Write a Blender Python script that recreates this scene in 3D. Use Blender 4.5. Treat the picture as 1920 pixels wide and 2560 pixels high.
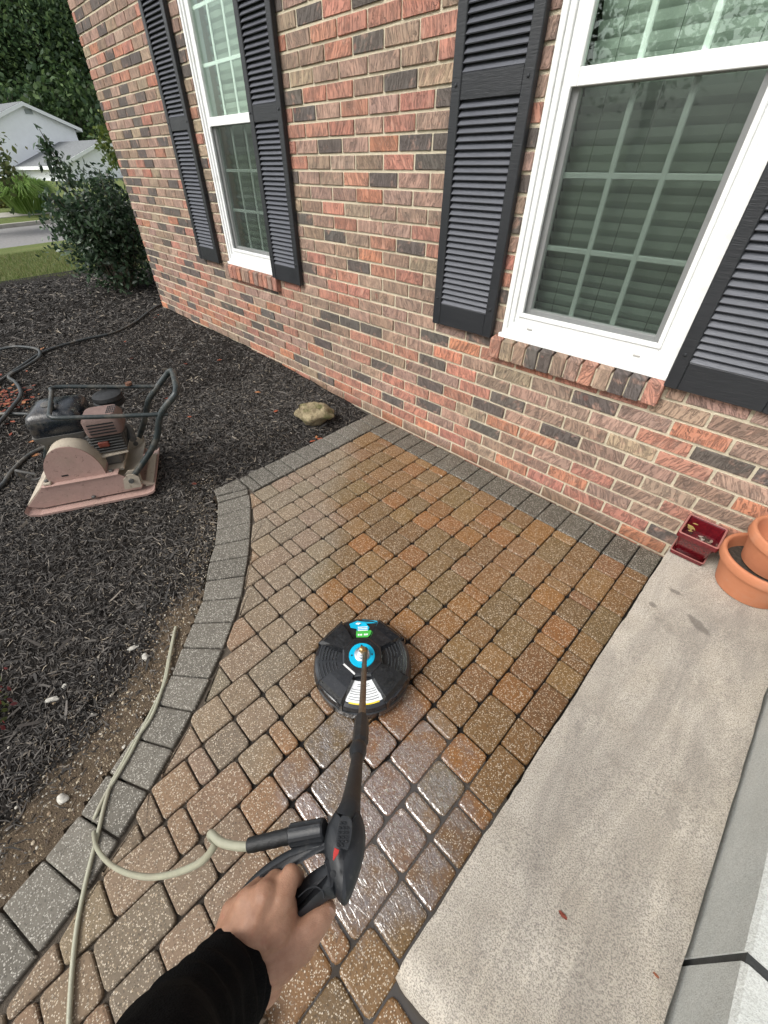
import bpy, bmesh, math, random
import numpy as np
from mathutils import Vector, Matrix, noise
random.seed(7); RNG = np.random.default_rng(7)
PI = math.pi
sc = bpy.context.scene
for o in list(bpy.data.objects): bpy.data.objects.remove(o)
COL = sc.collection

# ---------------------------------------------------------------- camera
# solved from the photograph's vanishing points: wall face is y=0, patio top z=0
F, PITCH, ROLL, YAW, CX, CY = 1036.767, 0.68560, -0.02830, 0.82770, 908.16, 1225.68
D, HC = 1.8, 1.415
def _rot():
    B = np.array([[1,0,0],[0,0,-1],[0,1,0.]])
    c, s = math.cos(YAW), math.sin(YAW); Y = np.array([[c,s,0],[-s,c,0],[0,0,1]])
    c, s = math.cos(PITCH), math.sin(PITCH); P = np.array([[1,0,0],[0,c,-s],[0,s,c]])
    c, s = math.cos(ROLL), math.sin(ROLL); R = np.array([[c,-s,0],[s,c,0],[0,0,1]])
    return R @ P @ B @ Y
RM = _rot()
cam = bpy.data.cameras.new('camera'); camo = bpy.data.objects.new('camera', cam); COL.objects.link(camo)
m3 = Matrix([[RM[0][i], -RM[1][i], -RM[2][i]] for i in range(3)])
camo.matrix_world = Matrix.Translation((0, -D, HC)) @ m3.to_4x4()
cam.sensor_fit = 'HORIZONTAL'; cam.sensor_width = 36; cam.lens = F/1920*36
cam.shift_x = (960-CX)/1920; cam.shift_y = -(1280-CY)/1920
cam.clip_start = 0.02; cam.clip_end = 1500
sc.camera = camo
def ray(x, y): return RM.T @ np.array([(x-CX)/F, (y-CY)/F, 1.0])
def G(x, y, z=0.0):                      # pixel -> point on a level at height z
    d = ray(x, y); t = (z-HC)/d[2]; q = d*t; return Vector((q[0], q[1]-D, z))
def AT(x, y, dep):                       # pixel + distance along the optical axis
    q = ray(x, y)*dep; return Vector((q[0], q[1]-D, q[2]+HC))
def PIX(p):
    c = RM @ np.array([p[0], p[1]+D, p[2]-HC]); return CX+F*c[0]/c[2], CY+F*c[1]/c[2], c[2]

# ---------------------------------------------------------------- sky, sun, exposure
SUN_AZ, SUN_EL = math.radians(196), math.radians(46)      # clockwise from +Y
w = bpy.data.worlds.new('World'); sc.world = w; w.use_nodes = True
nt = w.node_tree; nt.nodes.clear()
out = nt.nodes.new('ShaderNodeOutputWorld'); bg = nt.nodes.new('ShaderNodeBackground')
sky = nt.nodes.new('ShaderNodeTexSky'); sky.sky_type = 'NISHITA'; sky.sun_disc = False
sky.sun_elevation = SUN_EL; sky.sun_rotation = SUN_AZ; sky.dust_density = 3.0; sky.air_density = 1.0; sky.ozone_density = 1.0
hs = nt.nodes.new('ShaderNodeHueSaturation'); hs.inputs['Saturation'].default_value = 0.22
nt.links.new(sky.outputs[0], hs.inputs['Color']); nt.links.new(hs.outputs[0], bg.inputs[0])
bg.inputs[1].default_value = 0.15; nt.links.new(bg.outputs[0], out.inputs[0])
sl = bpy.data.lights.new('sun', 'SUN'); sl.energy = 1.5; sl.angle = math.radians(32); sl.color = (1, .97, .92)
so = bpy.data.objects.new('sun', sl); COL.objects.link(so)
sv = Vector((math.sin(SUN_AZ)*math.cos(SUN_EL), math.cos(SUN_AZ)*math.cos(SUN_EL), math.sin(SUN_EL)))
so.rotation_euler = (-sv).to_track_quat('-Z', 'Y').to_euler(); so.location = (0, -6, 12)
sc.view_settings.view_transform = 'Standard'; sc.view_settings.look = 'None'
sc.view_settings.gamma = 1; sc.view_settings.use_curve_mapping = False
sc.view_settings.exposure = 0.74
sc.cycles.max_bounces = 8; sc.cycles.transparent_max_bounces = 12

# ---------------------------------------------------------------- node helpers
class NT:
    def __init__(s, name):
        s.m = bpy.data.materials.new(name); s.m.use_nodes = True; s.t = s.m.node_tree
        s.b = s.t.nodes['Principled BSDF']; s.o = s.t.nodes['Material Output']
    def n(s, typ, **kw):
        nd = s.t.nodes.new(typ)
        for k, v in kw.items():
            if k in nd.inputs.keys() if isinstance(k, str) else False: nd.inputs[k].default_value = v
            else: setattr(nd, k, v)
        return nd
    def l(s, a, b): s.t.links.new(a, b); return b
    def set(s, **kw):
        for k, v in kw.items():
            i = s.b.inputs[k.replace('_', ' ')]
            if hasattr(v, 'links') or isinstance(v, bpy.types.NodeSocket): s.l(v, i)
            else: i.default_value = v
    def pos(s): return s.n('ShaderNodeNewGeometry').outputs['Position']
    def mapping(s, v, scale=(1,1,1), rot=(0,0,0), loc=(0,0,0)):
        m = s.n('ShaderNodeMapping'); m.inputs['Scale'].default_value = scale
        m.inputs['Rotation'].default_value = rot; m.inputs['Location'].default_value = loc
        s.l(v, m.inputs['Vector']); return m.outputs[0]
    def noise(s, v, scale, detail=4, rough=.6, dist=0, col=False):
        n = s.n('ShaderNodeTexNoise'); n.inputs['Scale'].default_value = scale; n.inputs['Detail'].default_value = detail
        n.inputs['Roughness'].default_value = rough; n.inputs['Distortion'].default_value = dist
        if v is not None: s.l(v, n.inputs['Vector'])
        return n.outputs['Color' if col else 'Fac']
    def voro(s, v, scale, out='Distance', feature='F1', rnd=1):
        n = s.n('ShaderNodeTexVoronoi', feature=feature); n.inputs['Scale'].default_value = scale
        n.inputs['Randomness'].default_value = rnd
        s.l(v, n.inputs['Vector']); return n.outputs[out]
    def ramp(s, v, pts, interp='LINEAR'):
        r = s.n('ShaderNodeValToRGB'); r.color_ramp.interpolation = interp
        el = r.color_ramp.elements
        while len(el) < len(pts): el.new(.5)
        for e, (p, c) in zip(el, pts):
            e.position = p; e.color = (c, c, c, 1) if not hasattr(c, '__len__') else (*c[:3], 1)
        s.l(v, r.inputs[0]); return r.outputs[0]
    def math(s, op, a, b=None, c=None, clamp=False):
        m = s.n('ShaderNodeMath', operation=op); m.use_clamp = clamp
        for i, v in enumerate((a, b, c)):
            if v is None: continue
            if isinstance(v, bpy.types.NodeSocket): s.l(v, m.inputs[i])
            else: m.inputs[i].default_value = v
        return m.outputs[0]
    def mix(s, f, a, b, mode='MIX'):
        m = s.n('ShaderNodeMix', data_type='RGBA', blend_type=mode)
        for idx, v in ((0, f), (6, a), (7, b)):
            if isinstance(v, bpy.types.NodeSocket): s.l(v, m.inputs[idx])
            else: m.inputs[idx].default_value = v if idx == 0 else (*v[:3], 1)
        return m.outputs[2]
    def bump(s, h, strength=.5, dist=.01, normal=None):
        b = s.n('ShaderNodeBump'); b.inputs['Strength'].default_value = strength; b.inputs['Distance'].default_value = dist
        s.l(h, b.inputs['Height'])
        if normal is not None: s.l(normal, b.inputs['Normal'])
        return b.outputs[0]
    def sep(s, v):
        n = s.n('ShaderNodeSeparateXYZ'); s.l(v, n.inputs[0]); return n.outputs
    def comb(s, x, y, z):
        n = s.n('ShaderNodeCombineXYZ')
        for i, v in enumerate((x, y, z)):
            if isinstance(v, bpy.types.NodeSocket): s.l(v, n.inputs[i])
            else: n.inputs[i].default_value = v
        return n.outputs[0]

def plain(name, col, rough=.6, metal=0, nz=0, nscale=30, bump=0, bscale=200, coat=0, sss=0):
    t = NT(name); p = t.pos(); c = (*col, 1)
    if nz:
        f = t.noise(p, nscale, 5)
        c = t.mix(t.ramp(f, [(.3, 0), (.75, 1)]), [x*(1-nz) for x in col], [min(1, x*(1+nz)) for x in col])
    t.set(Base_Color=c, Roughness=rough, Metallic=metal, Coat_Weight=coat)
    if sss: t.set(Subsurface_Weight=sss, Subsurface_Radius=(.01, .004, .002))
    if bump: t.set(Normal=t.bump(t.noise(p, bscale, 4), bump, .003))
    return t.m

# ---------------------------------------------------------------- mesh helpers
class MB:
    def __init__(s, xf=None): s.v, s.f, s.c, s.xf = [], [], [], xf
    def add(s, vs, fs, col=None):
        b = len(s.v)
        s.v += [tuple(s.xf(*p)) if s.xf else tuple(p) for p in vs]
        s.f += [tuple(b+i for i in f) for f in fs]
        if col is not None: s.c += [col]*len(fs)
        return s
    def box(s, x0, x1, y0, y1, z0, z1, col=None):
        return s.add([(x0,y0,z0),(x1,y0,z0),(x1,y1,z0),(x0,y1,z0),(x0,y0,z1),(x1,y0,z1),(x1,y1,z1),(x0,y1,z1)],
              [(3,2,1,0),(4,5,6,7),(0,1,5,4),(1,2,6,5),(2,3,7,6),(3,0,4,7)], col)
    def bbox(s, x0, x1, y0, y1, z0, z1, b=.003, col=None):   # bevelled box
        vs, idx = [], {}
        for i, x in ((0,(x0,x0+b)),(1,(x1,x1-b))):
            for j, y in ((0,(y0,y0+b)),(1,(y1,y1-b))):
                for k, z in ((0,(z0,z0+b)),(1,(z1,z1-b))):
                    idx[i,j,k] = len(vs); vs += [(x[0],y[1],z[1]),(x[1],y[0],z[1]),(x[1],y[1],z[0])]
        q = lambda i,j,k,a: idx[i,j,k]+a
        fs = []
        for i in (0,1): fs.append([q(i,0,0,0),q(i,0,1,0),q(i,1,1,0),q(i,1,0,0)][::(1 if i==0 else -1)])
        for j in (0,1): fs.append([q(0,j,0,1),q(1,j,0,1),q(1,j,1,1),q(0,j,1,1)][::(1 if j==0 else -1)])
        for k in (0,1): fs.append([q(0,0,k,2),q(0,1,k,2),q(1,1,k,2),q(1,0,k,2)][::(1 if k==0 else -1)])
        for i in (0,1):
            for j in (0,1): fs.append([q(i,j,0,0),q(i,j,1,0),q(i,j,1,1),q(i,j,0,1)][::(-1 if i==j else 1)])
            for k in (0,1): fs.append([q(i,0,k,0),q(i,1,k,0),q(i,1,k,2),q(i,0,k,2)][::(1 if i==k else -1)])
        for j in (0,1):
            for k in (0,1): fs.append([q(0,j,k,1),q(1,j,k,1),q(1,j,k,2),q(0,j,k,2)][::(-1 if j==k else 1)])
        for i in (0,1):
            for j in (0,1):
                for k in (0,1): fs.append([q(i,j,k,0),q(i,j,k,1),q(i,j,k,2)][::(1 if (i+j+k)%2==0 else -1)])
        return s.add(vs, fs, col)
    def tube(s, pts, r, n=10, cap=True, col=None):
        pts = [Vector(p) for p in pts]; rs = r if hasattr(r, '__len__') else [r]*len(pts)
        vs, fs = [], []; up = None
        for i, p in enumerate(pts):
            d = (pts[min(i+1, len(pts)-1)]-pts[max(i-1, 0)]).normalized()
            if up is None:
                up = Vector((0,0,1)) if abs(d.z) < .9 else Vector((1,0,0))
            a = (up - d*up.dot(d)).normalized(); up = a; b = d.cross(a)
            for k in range(n):
                t = 2*PI*k/n; vs.append(p+(a*math.cos(t)+b*math.sin(t))*rs[i])
        for i in range(len(pts)-1):
            for k in range(n): fs.append((i*n+k, i*n+(k+1)%n, (i+1)*n+(k+1)%n, (i+1)*n+k))
        if cap: fs += [tuple(range(n))[::-1], tuple((len(pts)-1)*n+k for k in range(n))]
        return s.add(vs, fs, col)
    def lathe(s, prof, c=(0,0,0), n=40, closed=True, axis=None):
        c = Vector(c); vs, fs = [], []
        if axis is None: ax, e1, e2 = Vector((0,0,1)), Vector((1,0,0)), Vector((0,1,0))
        else:
            ax = Vector(axis).normalized(); e1 = ax.orthogonal().normalized(); e2 = ax.cross(e1)
        for r, z in prof:
            for k in range(n):
                t = 2*PI*k/n; vs.append(c+e1*r*math.cos(t)+e2*r*math.sin(t)+ax*z)
        for i in range(len(prof)-1):
            for k in range(n): fs.append((i*n+k, i*n+(k+1)%n, (i+1)*n+(k+1)%n, (i+1)*n+k))
        if closed: fs += [tuple(range(n))[::-1], tuple((len(prof)-1)*n+k for k in range(n))]
        return s.add(vs, fs)
    def prism(s, poly, off):                       # polygon of 3-D points pushed along off
        n = len(poly); off = Vector(off); poly = [Vector(p) for p in poly]
        vs = poly + [p+off for p in poly]
        return s.add(vs, [tuple(range(n))[::-1], tuple(range(n, 2*n))]+[(i,(i+1)%n,(i+1)%n+n,i+n) for i in range(n)])
    def mesh(s, name, mat, smooth=False, angle=35, fix=False):
        me = bpy.data.meshes.new(name); me.from_pydata(s.v, [], s.f)
        if s.c:
            ca = me.color_attributes.new('Col', 'FLOAT_COLOR', 'CORNER')
            arr = np.repeat(np.array(s.c, dtype=np.float32), [len(f) for f in s.f], axis=0)
            ca.data.foreach_set('color', arr.ravel())
        if mat: me.materials.append(mat)
        if fix:
            bm = bmesh.new(); bm.from_mesh(me); bmesh.ops.recalc_face_normals(bm, faces=bm.faces); bm.to_mesh(me); bm.free()
        if smooth:
            me.polygons.foreach_set('use_smooth', [True]*len(me.polygons)); me.set_sharp_from_angle(angle=math.radians(angle))
        me.update(); return me
LOC = {}
def link(o, parent=None):
    COL.objects.link(o)
    if parent is not None:
        o.parent = parent
        b = Matrix.Identity(4); p = parent
        o.matrix_parent_inverse = Matrix.Translation(-LOC.get(parent, Vector()))
    return o
def tag(o, label=None, cat=None, group=None, kind=None):
    if label: o['label'] = label
    if cat: o['category'] = cat
    if group: o['group'] = group
    if kind: o['kind'] = kind
    return o
def thing(name, label, cat, loc=(0,0,0), group=None):
    o = bpy.data.objects.new(name, None); o.location = loc; o.empty_display_size = .05; COL.objects.link(o); LOC[o] = Vector(loc)
    return tag(o, label, cat, group)
def part(name, mb, mat, parent=None, smooth=False, angle=35, fix=True, loc=None):
    me = mb if isinstance(mb, bpy.types.Mesh) else mb.mesh(name, mat, smooth, angle, fix)
    o = bpy.data.objects.new(name, me)
    if loc is not None: o.location = loc; LOC[o] = Vector(loc)
    return link(o, parent)
def struct(name, mb, mat, smooth=False, fix=False):
    return tag(part(name, mb, mat, None, smooth, fix=fix), kind='structure')

def bez(pts, n=8):                              # Catmull-Rom through points
    P = [Vector(p) for p in pts]; o = []
    for i in range(len(P)-1):
        a, b, c, d = P[max(i-1,0)], P[i], P[i+1], P[min(i+2,len(P)-1)]
        for k in range(n):
            t = k/n
            o.append(.5*((2*b)+(c-a)*t+(2*a-5*b+4*c-d)*t*t+(3*b-a-3*c+d)*t**3))
    return o+[P[-1]]
def inset(pts, d):                              # convex-ish 2-D polygon (ccw) moved inwards
    n = len(pts); o = []
    for i in range(n):
        a, b, c = Vector(pts[i-1]), Vector(pts[i]), Vector(pts[(i+1)%n])
        e1 = (b-a).normalized(); e2 = (c-b).normalized()
        n1 = Vector((-e1.y, e1.x)); n2 = Vector((-e2.y, e2.x)); m = (n1+n2)
        if m.length < 1e-6: m = n1
        m.normalize(); o.append(b+m*d/max(.35, m.dot(n1)))
    return o
def rounded(pts, r, seg=2):
    n = len(pts); o = []
    for i in range(n):
        a, b, c = Vector(pts[i-1]), Vector(pts[i]), Vector(pts[(i+1)%n])
        l1, l2 = (a-b).length, (c-b).length; rr = min(r, l1*.4, l2*.4)
        p, q = b+(a-b)/l1*rr, b+(c-b)/l2*rr
        for k in range(seg+1):
            t = k/seg; o.append(p*(1-t)**2+b*2*t*(1-t)*.85+(p+q)*.5*2*t*(1-t)*.15+q*t*t)
    return o
def clip(poly, p, nrm):
    o = []
    for i in range(len(poly)):
        a, b = Vector(poly[i-1]), Vector(poly[i]); da, db = (a-p).dot(nrm), (b-p).dot(nrm)
        if da >= 0: 
            if db >= 0: o.append(b)
            else: o.append(a+(b-a)*da/(da-db))
        elif db >= 0: o += [a+(b-a)*da/(da-db), b]
    return o
def area(p): return .5*sum(p[i-1][0]*p[i][1]-p[i][0]*p[i-1][1] for i in range(len(p)))

# ---------------------------------------------------------------- materials
def brick_mat(name, src):
    t = NT(name); p = t.pos()
    if src == 'object':
        oi = t.n('ShaderNodeObjectInfo'); col, rnd = oi.outputs['Color'], oi.outputs['Alpha']
    else:
        at = t.n('ShaderNodeAttribute'); at.attribute_name = 'Col'; col, rnd = at.outputs['Color'], at.outputs['Alpha']
    x, y, z = t.sep(p)
    sh = t.math('MULTIPLY', t.math('SUBTRACT', rnd, .5), 1.1)             # slant of the bark marks, per brick
    u = t.math('ADD', t.math('ADD', x, y), t.math('MULTIPLY', z, sh))
    off = t.math('MULTIPLY', rnd, 37.0)
    v = t.comb(t.math('MULTIPLY', u, 1.0), off, t.math('MULTIPLY', z, .17))
    n1 = t.noise(v, 95, 3, .55, .6)
    lines = t.ramp(n1, [(.49, 0), (.56, 1), (.63, .0)])
    v2 = t.comb(u, t.math('ADD', off, 5.1), t.math('MULTIPLY', z, .35))
    n2 = t.noise(v2, 38, 3, .6, 1.2)
    cuts = t.ramp(n2, [(.56, 0), (.60, 1), (.66, 0)])
    cuts = t.math('MAXIMUM', t.math('MULTIPLY', lines, .7), cuts)
    blot = t.noise(t.comb(u, off, z), 13, 4, .6)
    c = t.mix(t.ramp(blot, [(.46, 0), (.70, .5)]), col, (.095, .075, .066))
    c = t.mix(t.ramp(t.noise(t.comb(u, t.math('ADD', off, 9.), z), 22, 3), [(.56, 0), (.72, .6)]), c, (.55, .32, .235))
    c = t.mix(t.ramp(t.noise(p, 8, 3), [(.66, 0), (.74, .55)]), c, (.46, .10, .055))
    c = t.mix(t.math('MULTIPLY', cuts, .58), c, (.045, .036, .033))
    c = t.mix(t.math('MULTIPLY', t.noise(p, 420, 2), .35), c, (.30, .25, .215))
    # damp darker band at the very bottom where water splashed up
    damp = t.ramp(t.math('ADD', z, t.math('MULTIPLY', t.noise(p, 9, 3), .05)), [(.045, .55), (.085, 0)])
    c = t.mix(damp, c, t.mix(1.0, c, (.55, .5, .42), 'MULTIPLY'))
    h = t.math('SUBTRACT', t.math('MULTIPLY', t.noise(p, 160, 4), .5), cuts)
    t.set(Base_Color=c, Roughness=.85, Specular_IOR_Level=.25, Normal=t.bump(h, .8, .004))
    return t.m
M = {}
M['brick'] = brick_mat('brick', 'object'); M['brick_mass'] = brick_mat('brick_mass', 'attr')
def mortar():
    t = NT('mortar'); p = t.pos()
    c = t.mix(t.noise(p, 60, 5), (.56, .485, .35), (.76, .69, .535))
    c = t.mix(t.ramp(t.noise(p, 3, 3), [(.55, 0), (.8, .35)]), c, (.36, .31, .24))
    h = t.noise(p, 300, 4)
    t.set(Base_Color=c, Roughness=.95, Specular_IOR_Level=.1, Normal=t.bump(h, 1., .006)); return t.m
M['mortar'] = mortar()

def paver_mat(name, tan=True):
    t = NT(name); p = t.pos(); oi = t.n('ShaderNodeObjectInfo'); col, rnd = oi.outputs['Color'], oi.outputs['Alpha']
    x, y, z = t.sep(p)
    big = t.noise(p, 2.3, 3)
    # wet where the rinse water has run; the lower left is still dry
    s = t.math('ADD', t.math('MULTIPLY', t.math('ADD', x, .62), -1), t.math('MULTIPLY', t.math('ADD', y, 1.42), -.9))
    s = t.math('ADD', s, t.math('MULTIPLY', t.math('SUBTRACT', big, .5), .5))
    wet = t.ramp(s, [(.0, 1), (.22, 0)])
    # standing film round the tool
    dx = t.math('ADD', x, .24); dy = t.math('ADD', y, 1.55)
    rr = t.math('ADD', t.math('MULTIPLY', t.math('MULTIPLY', dx, dx), 2.6), t.math('MULTIPLY', t.math('MULTIPLY', dy, dy), 2.2))
    film = t.ramp(t.math('ADD', rr, t.math('MULTIPLY', t.noise(p, 9, 5, .65), .75)), [(.40, 1), (.60, 0)])
    blot = t.noise(p, 28, 5, .65)
    c = t.mix(t.ramp(blot, [(.3, 0), (.8, .75)]), col, t.mix(1., col, (.62, .60, .58), 'MULTIPLY'))
    if tan: c = t.mix(t.math('MULTIPLY', t.noise(t.comb(x, y, rnd), 6, 3), .35), c, (.17, .125, .07))
    wc = t.mix(1., c, (.78, .64, .44) if tan else (.72, .71, .66), 'MULTIPLY')
    dc = t.mix(.45, c, (.165, .145, .120)) if tan else c
    c = t.mix(wet, dc, wc)
    # exposed aggregate
    pv = t.comb(x, y, 0.0)
    ch = t.voro(pv, 290, 'Color'); r_, g_, b_ = t.sep(ch)
    dist = t.voro(pv, 290, 'Distance')
    stone = t.math('MULTIPLY', t.ramp(r_, [(.66, 0), (.70, 1)]), t.ramp(dist, [(.40, 1), (.55, 0)]))
    ch2 = t.voro(pv, 175, 'Color'); r2, _, _ = t.sep(ch2); d2 = t.voro(pv, 175, 'Distance')
    stone2 = t.math('MULTIPLY', t.ramp(r2, [(.86, 0), (.88, 1)]), t.ramp(d2, [(.30, 1), (.42, 0)]))
    stone = t.math('MAXIMUM', stone, stone2)
    sc_ = t.mix(g_, (.38, .285, .18) if tan else (.33, .31, .27), (.72, .64, .52) if tan else (.60, .57, .50))
    c = t.mix(t.math('MULTIPLY', stone, .80), c, sc_)
    dark = t.ramp(b_, [(.08, .38), (.16, 0)])
    c = t.mix(dark, c, (.03, .026, .022))
    # cement-grey wash slurry plus the film's silvery sky reflection, painted into the colour
    slur_sheen = t.math('MULTIPLY', film, t.ramp(t.noise(t.mapping(p, (1, 1.6, 1), rot=(0, 0, .7)), 20, 5, .65, 1.2), [(.38, 0), (.66, .28)]))
    c = t.mix(film, c, t.mix(1., c, (.66, .63, .66), 'MULTIPLY'))
    c = t.mix(slur_sheen, c, (.180, .165, .175))
    h = t.math('ADD', t.math('MULTIPLY', stone, .6), t.math('MULTIPLY', t.noise(p, 180, 4), .8))
    nb = t.bump(h, .55, .0022); nb = t.bump(t.noise(p, 33, 3), .35, .004, nb)
    rp = t.noise(t.mapping(p, (1,1.7,1), rot=(0,0,.7)), 34, 2, .5, 2.2)
    cn = t.bump(rp, .30, .014)
    rough = t.mix(wet, (.9,)*3, (.42,)*3)
    t.set(Base_Color=c, Roughness=rough, Specular_IOR_Level=.4, Normal=nb,
          Coat_Weight=t.math('ADD', t.math('MULTIPLY', film, .95), t.math('MULTIPLY', wet, .16), clamp=True),
          Coat_Roughness=t.mix(film, (.30,)*3, (.04,)*3), Coat_IOR=t.math('ADD', t.math('MULTIPLY', film, 1.25), 1.4), Coat_Normal=cn)
    return t.m
M['paver'] = paver_mat('paver'); M['border'] = paver_mat('border_paver', False)

def concrete(name, a, b, c3, nscale, speck, stains=()):
    t = NT(name); p = t.pos()
    f = t.noise(p, nscale, 6, .65); c = t.mix(t.ramp(f, [(.32, 0), (.7, 1)]), a, b)
    pm = t.mapping(p, (2.6, .55, 1), rot=(0, 0, .35))
    c = t.mix(t.ramp(t.noise(pm, 2.6, 5, .7, .8), [(.46, 0), (.72, .8)]), c, c3)
    g = t.noise(p, 330, 3, .7)
    c = t.mix(t.ramp(g, [(.40, speck), (.55, 0)]), c, (.16, .145, .13))
    c = t.mix(t.ramp(t.noise(p, 5.3, 3), [(.68, 0), (.73, .35)]), c, (.20, .18, .155))
    for q, ra, rb, an in stains:                        # old damp marks near the pots
        o_ = G(*q, .14); x, y, z = t.sep(p); ca_, sa_ = math.cos(an), math.sin(an); u = t.math('SUBTRACT', x, o_.x); v = t.math('SUBTRACT', y, o_.y)
        uu = t.math('MULTIPLY', t.math('ADD', t.math('MULTIPLY', u, ca_), t.math('MULTIPLY', v, sa_)), 1/ra); vv = t.math('MULTIPLY', t.math('SUBTRACT', t.math('MULTIPLY', v, ca_), t.math('MULTIPLY', u, sa_)), 1/rb)
        r2 = t.math('ADD', t.math('ADD', t.math('MULTIPLY', uu, uu), t.math('MULTIPLY', vv, vv)), t.math('MULTIPLY', t.noise(p, 45, 4), 1.3))
        c = t.mix(t.ramp(t.math('MULTIPLY', r2, .5), [(.5, .62), (.72, 0)]), c, (.13, .115, .10))
    t.set(Base_Color=c, Roughness=.9, Specular_IOR_Level=.2, Normal=t.bump(t.math('ADD', g, t.noise(p, 60, 4)), .55, .004)); return t.m
M['step'] = concrete('step_stone', (.47, .42, .345), (.60, .55, .47), (.27, .245, .215), 9, .75, [((1745, 1562), .052, .022, -.5), ((1632, 1512), .018, .016, 0), ((1690, 1480), .03, .012, .1)])
M['porch'] = concrete('porch_concrete', (.54, .56, .53), (.64, .655, .62), (.56, .57, .53), 14, .30)
M['sidewalk'] = plain('sidewalk', (.38, .36, .32), .9, nz=.15, nscale=4)

def mulch_mat():
    t = NT('mulch_soil'); p = t.pos(); at = t.n('ShaderNodeAttribute'); at.attribute_name = 'Col'
    f = t.noise(p, 55, 6, .75)
    soil = t.mix(t.ramp(f, [(.35, 0), (.7, 1)]), (.010, .009, .008), (.055, .048, .042))
    sand = t.mix(t.noise(p, 240, 5, .8), (.07, .05, .034), (.31, .235, .16))
    m = t.math('ADD', t.sep(at.outputs['Color'])[0], t.math('MULTIPLY', t.math('SUBTRACT', t.noise(p, 14, 5, .7), .5), .9))
    c = t.mix(t.ramp(m, [(.38, 0), (.62, 1)]), soil, sand)
    h = t.math('ADD', f, t.noise(p, 220, 4, .8))
    t.set(Base_Color=c, Roughness=.95, Specular_IOR_Level=.15, Normal=t.bump(h, 1., .012)); return t.m
M['mulch'] = mulch_mat()
def vcol(name, rough=.8, spec=.3, trans=0, bump=0):
    t = NT(name); at = t.n('ShaderNodeAttribute'); at.attribute_name = 'Col'
    p = t.pos(); f = t.noise(p, 130, 3)
    c = t.mix(t.math('MULTIPLY', f, .5), at.outputs['Color'], t.mix(1., at.outputs['Color'], (.45,.45,.45), 'MULTIPLY'))
    t.set(Base_Color=c, Roughness=rough, Specular_IOR_Level=spec)
    if trans:
        tr = t.n('ShaderNodeBsdfTranslucent'); t.l(at.outputs['Color'], tr.inputs[0])
        mx = t.n('ShaderNodeMixShader'); mx.inputs[0].default_value = trans
        t.l(t.b.outputs[0], mx.inputs[1]); t.l(tr.outputs[0], mx.inputs[2]); t.l(mx.outputs[0], t.o.inputs[0])
    return t.m
M['chips'] = vcol('mulch_chip', .75, .35)
M['leaf'] = vcol('leaf', .42, .5, .28)
M['farleaf'] = vcol('far_leaf', .6, .3, .3)
M['grass'] = vcol('grass_blade', .6, .3, .3)
M['pebble'] = vcol('pebble', .8, .3)
def lawn():
    t = NT('lawn'); p = t.pos()
    c = t.mix(t.noise(p, 1.1, 4), (.13, .165, .05), (.19, .215, .085))
    c = t.mix(t.ramp(t.noise(p, 42, 5, .8), [(.35, 0), (.75, 1)]), c, (.075, .105, .035))
    c = t.mix(t.ramp(t.noise(p, .35, 4), [(.5, 0), (.75, .6)]), c, (.24, .22, .10))
    t.set(Base_Color=c, Roughness=.95, Specular_IOR_Level=.1, Normal=t.bump(t.noise(p, 60, 5, .8), 1., .03)); return t.m
M['lawn'] = lawn()
M['asphalt'] = plain('asphalt', (.20, .195, .19), .95, nz=.2, nscale=9, bump=.4, bscale=90)
M['bark'] = plain('bark', (.09, .075, .06), .95, nz=.4, nscale=20, bump=.8, bscale=30)
def vinyl(name, lo, hi):
    t = NT(name); p = t.pos(); x, y, z = t.sep(p)
    g = t.noise(t.comb(t.math('MULTIPLY', x, 14), y, t.math('MULTIPLY', z, 190)), 1.0, 4, .6, 1.6)
    c = t.mix(g, lo, hi)
    t.set(Base_Color=c, Roughness=t.ramp(t.noise(p, 6, 4), [(.3, .36), (.7, .52)]), Specular_IOR_Level=.55, Normal=t.bump(g, .5, .0025)); return t.m
M['vinyl'] = vinyl('black_vinyl', (.010, .0115, .014), (.020, .022, .026)); M['louver'] = vinyl('skylit_vinyl', (.060, .064, .076), (.115, .121, .140))  # same vinyl; louvers lighter and bluer, sky reflection painted into their colour
def white_vinyl():
    t = NT('white_vinyl'); p = t.pos()
    c = t.mix(t.ramp(t.noise(p, 17, 5, .7), [(.52, 0), (.72, .35)]), (.80, .81, .80), (.55, .54, .49))
    t.set(Base_Color=c, Roughness=.38, Specular_IOR_Level=.45); return t.m
M['white'] = white_vinyl()
M['muntin'] = plain('grille_bar', (.78, .83, .79), .4)
M['screw'] = plain('screw_cap', (.02, .022, .025), .35)
def glass():
    t = NT('window_glass'); t.t.nodes.remove(t.b)
    lw = t.n('ShaderNodeLayerWeight'); lw.inputs[0].default_value = .5
    fz = t.math('ADD', t.math('MULTIPLY', t.math('POWER', lw.outputs['Facing'], 4.0), .55), .045)
    tr = t.n('ShaderNodeBsdfTransparent'); tr.inputs[0].default_value = (.90, .945, .915, 1)
    gl = t.n('ShaderNodeBsdfGlossy'); gl.inputs['Roughness'].default_value = .012; gl.inputs[0].default_value = (.9, 1, .95, 1)
    p = t.pos(); t.l(t.bump(t.noise(p, 7, 3), .05, .004), gl.inputs['Normal'])
    mx = t.n('ShaderNodeMixShader'); t.l(fz, mx.inputs[0]); t.l(tr.outputs[0], mx.inputs[1]); t.l(gl.outputs[0], mx.inputs[2])
    t.l(mx.outputs[0], t.o.inputs[0]); return t.m
M['glass'] = glass()
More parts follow.
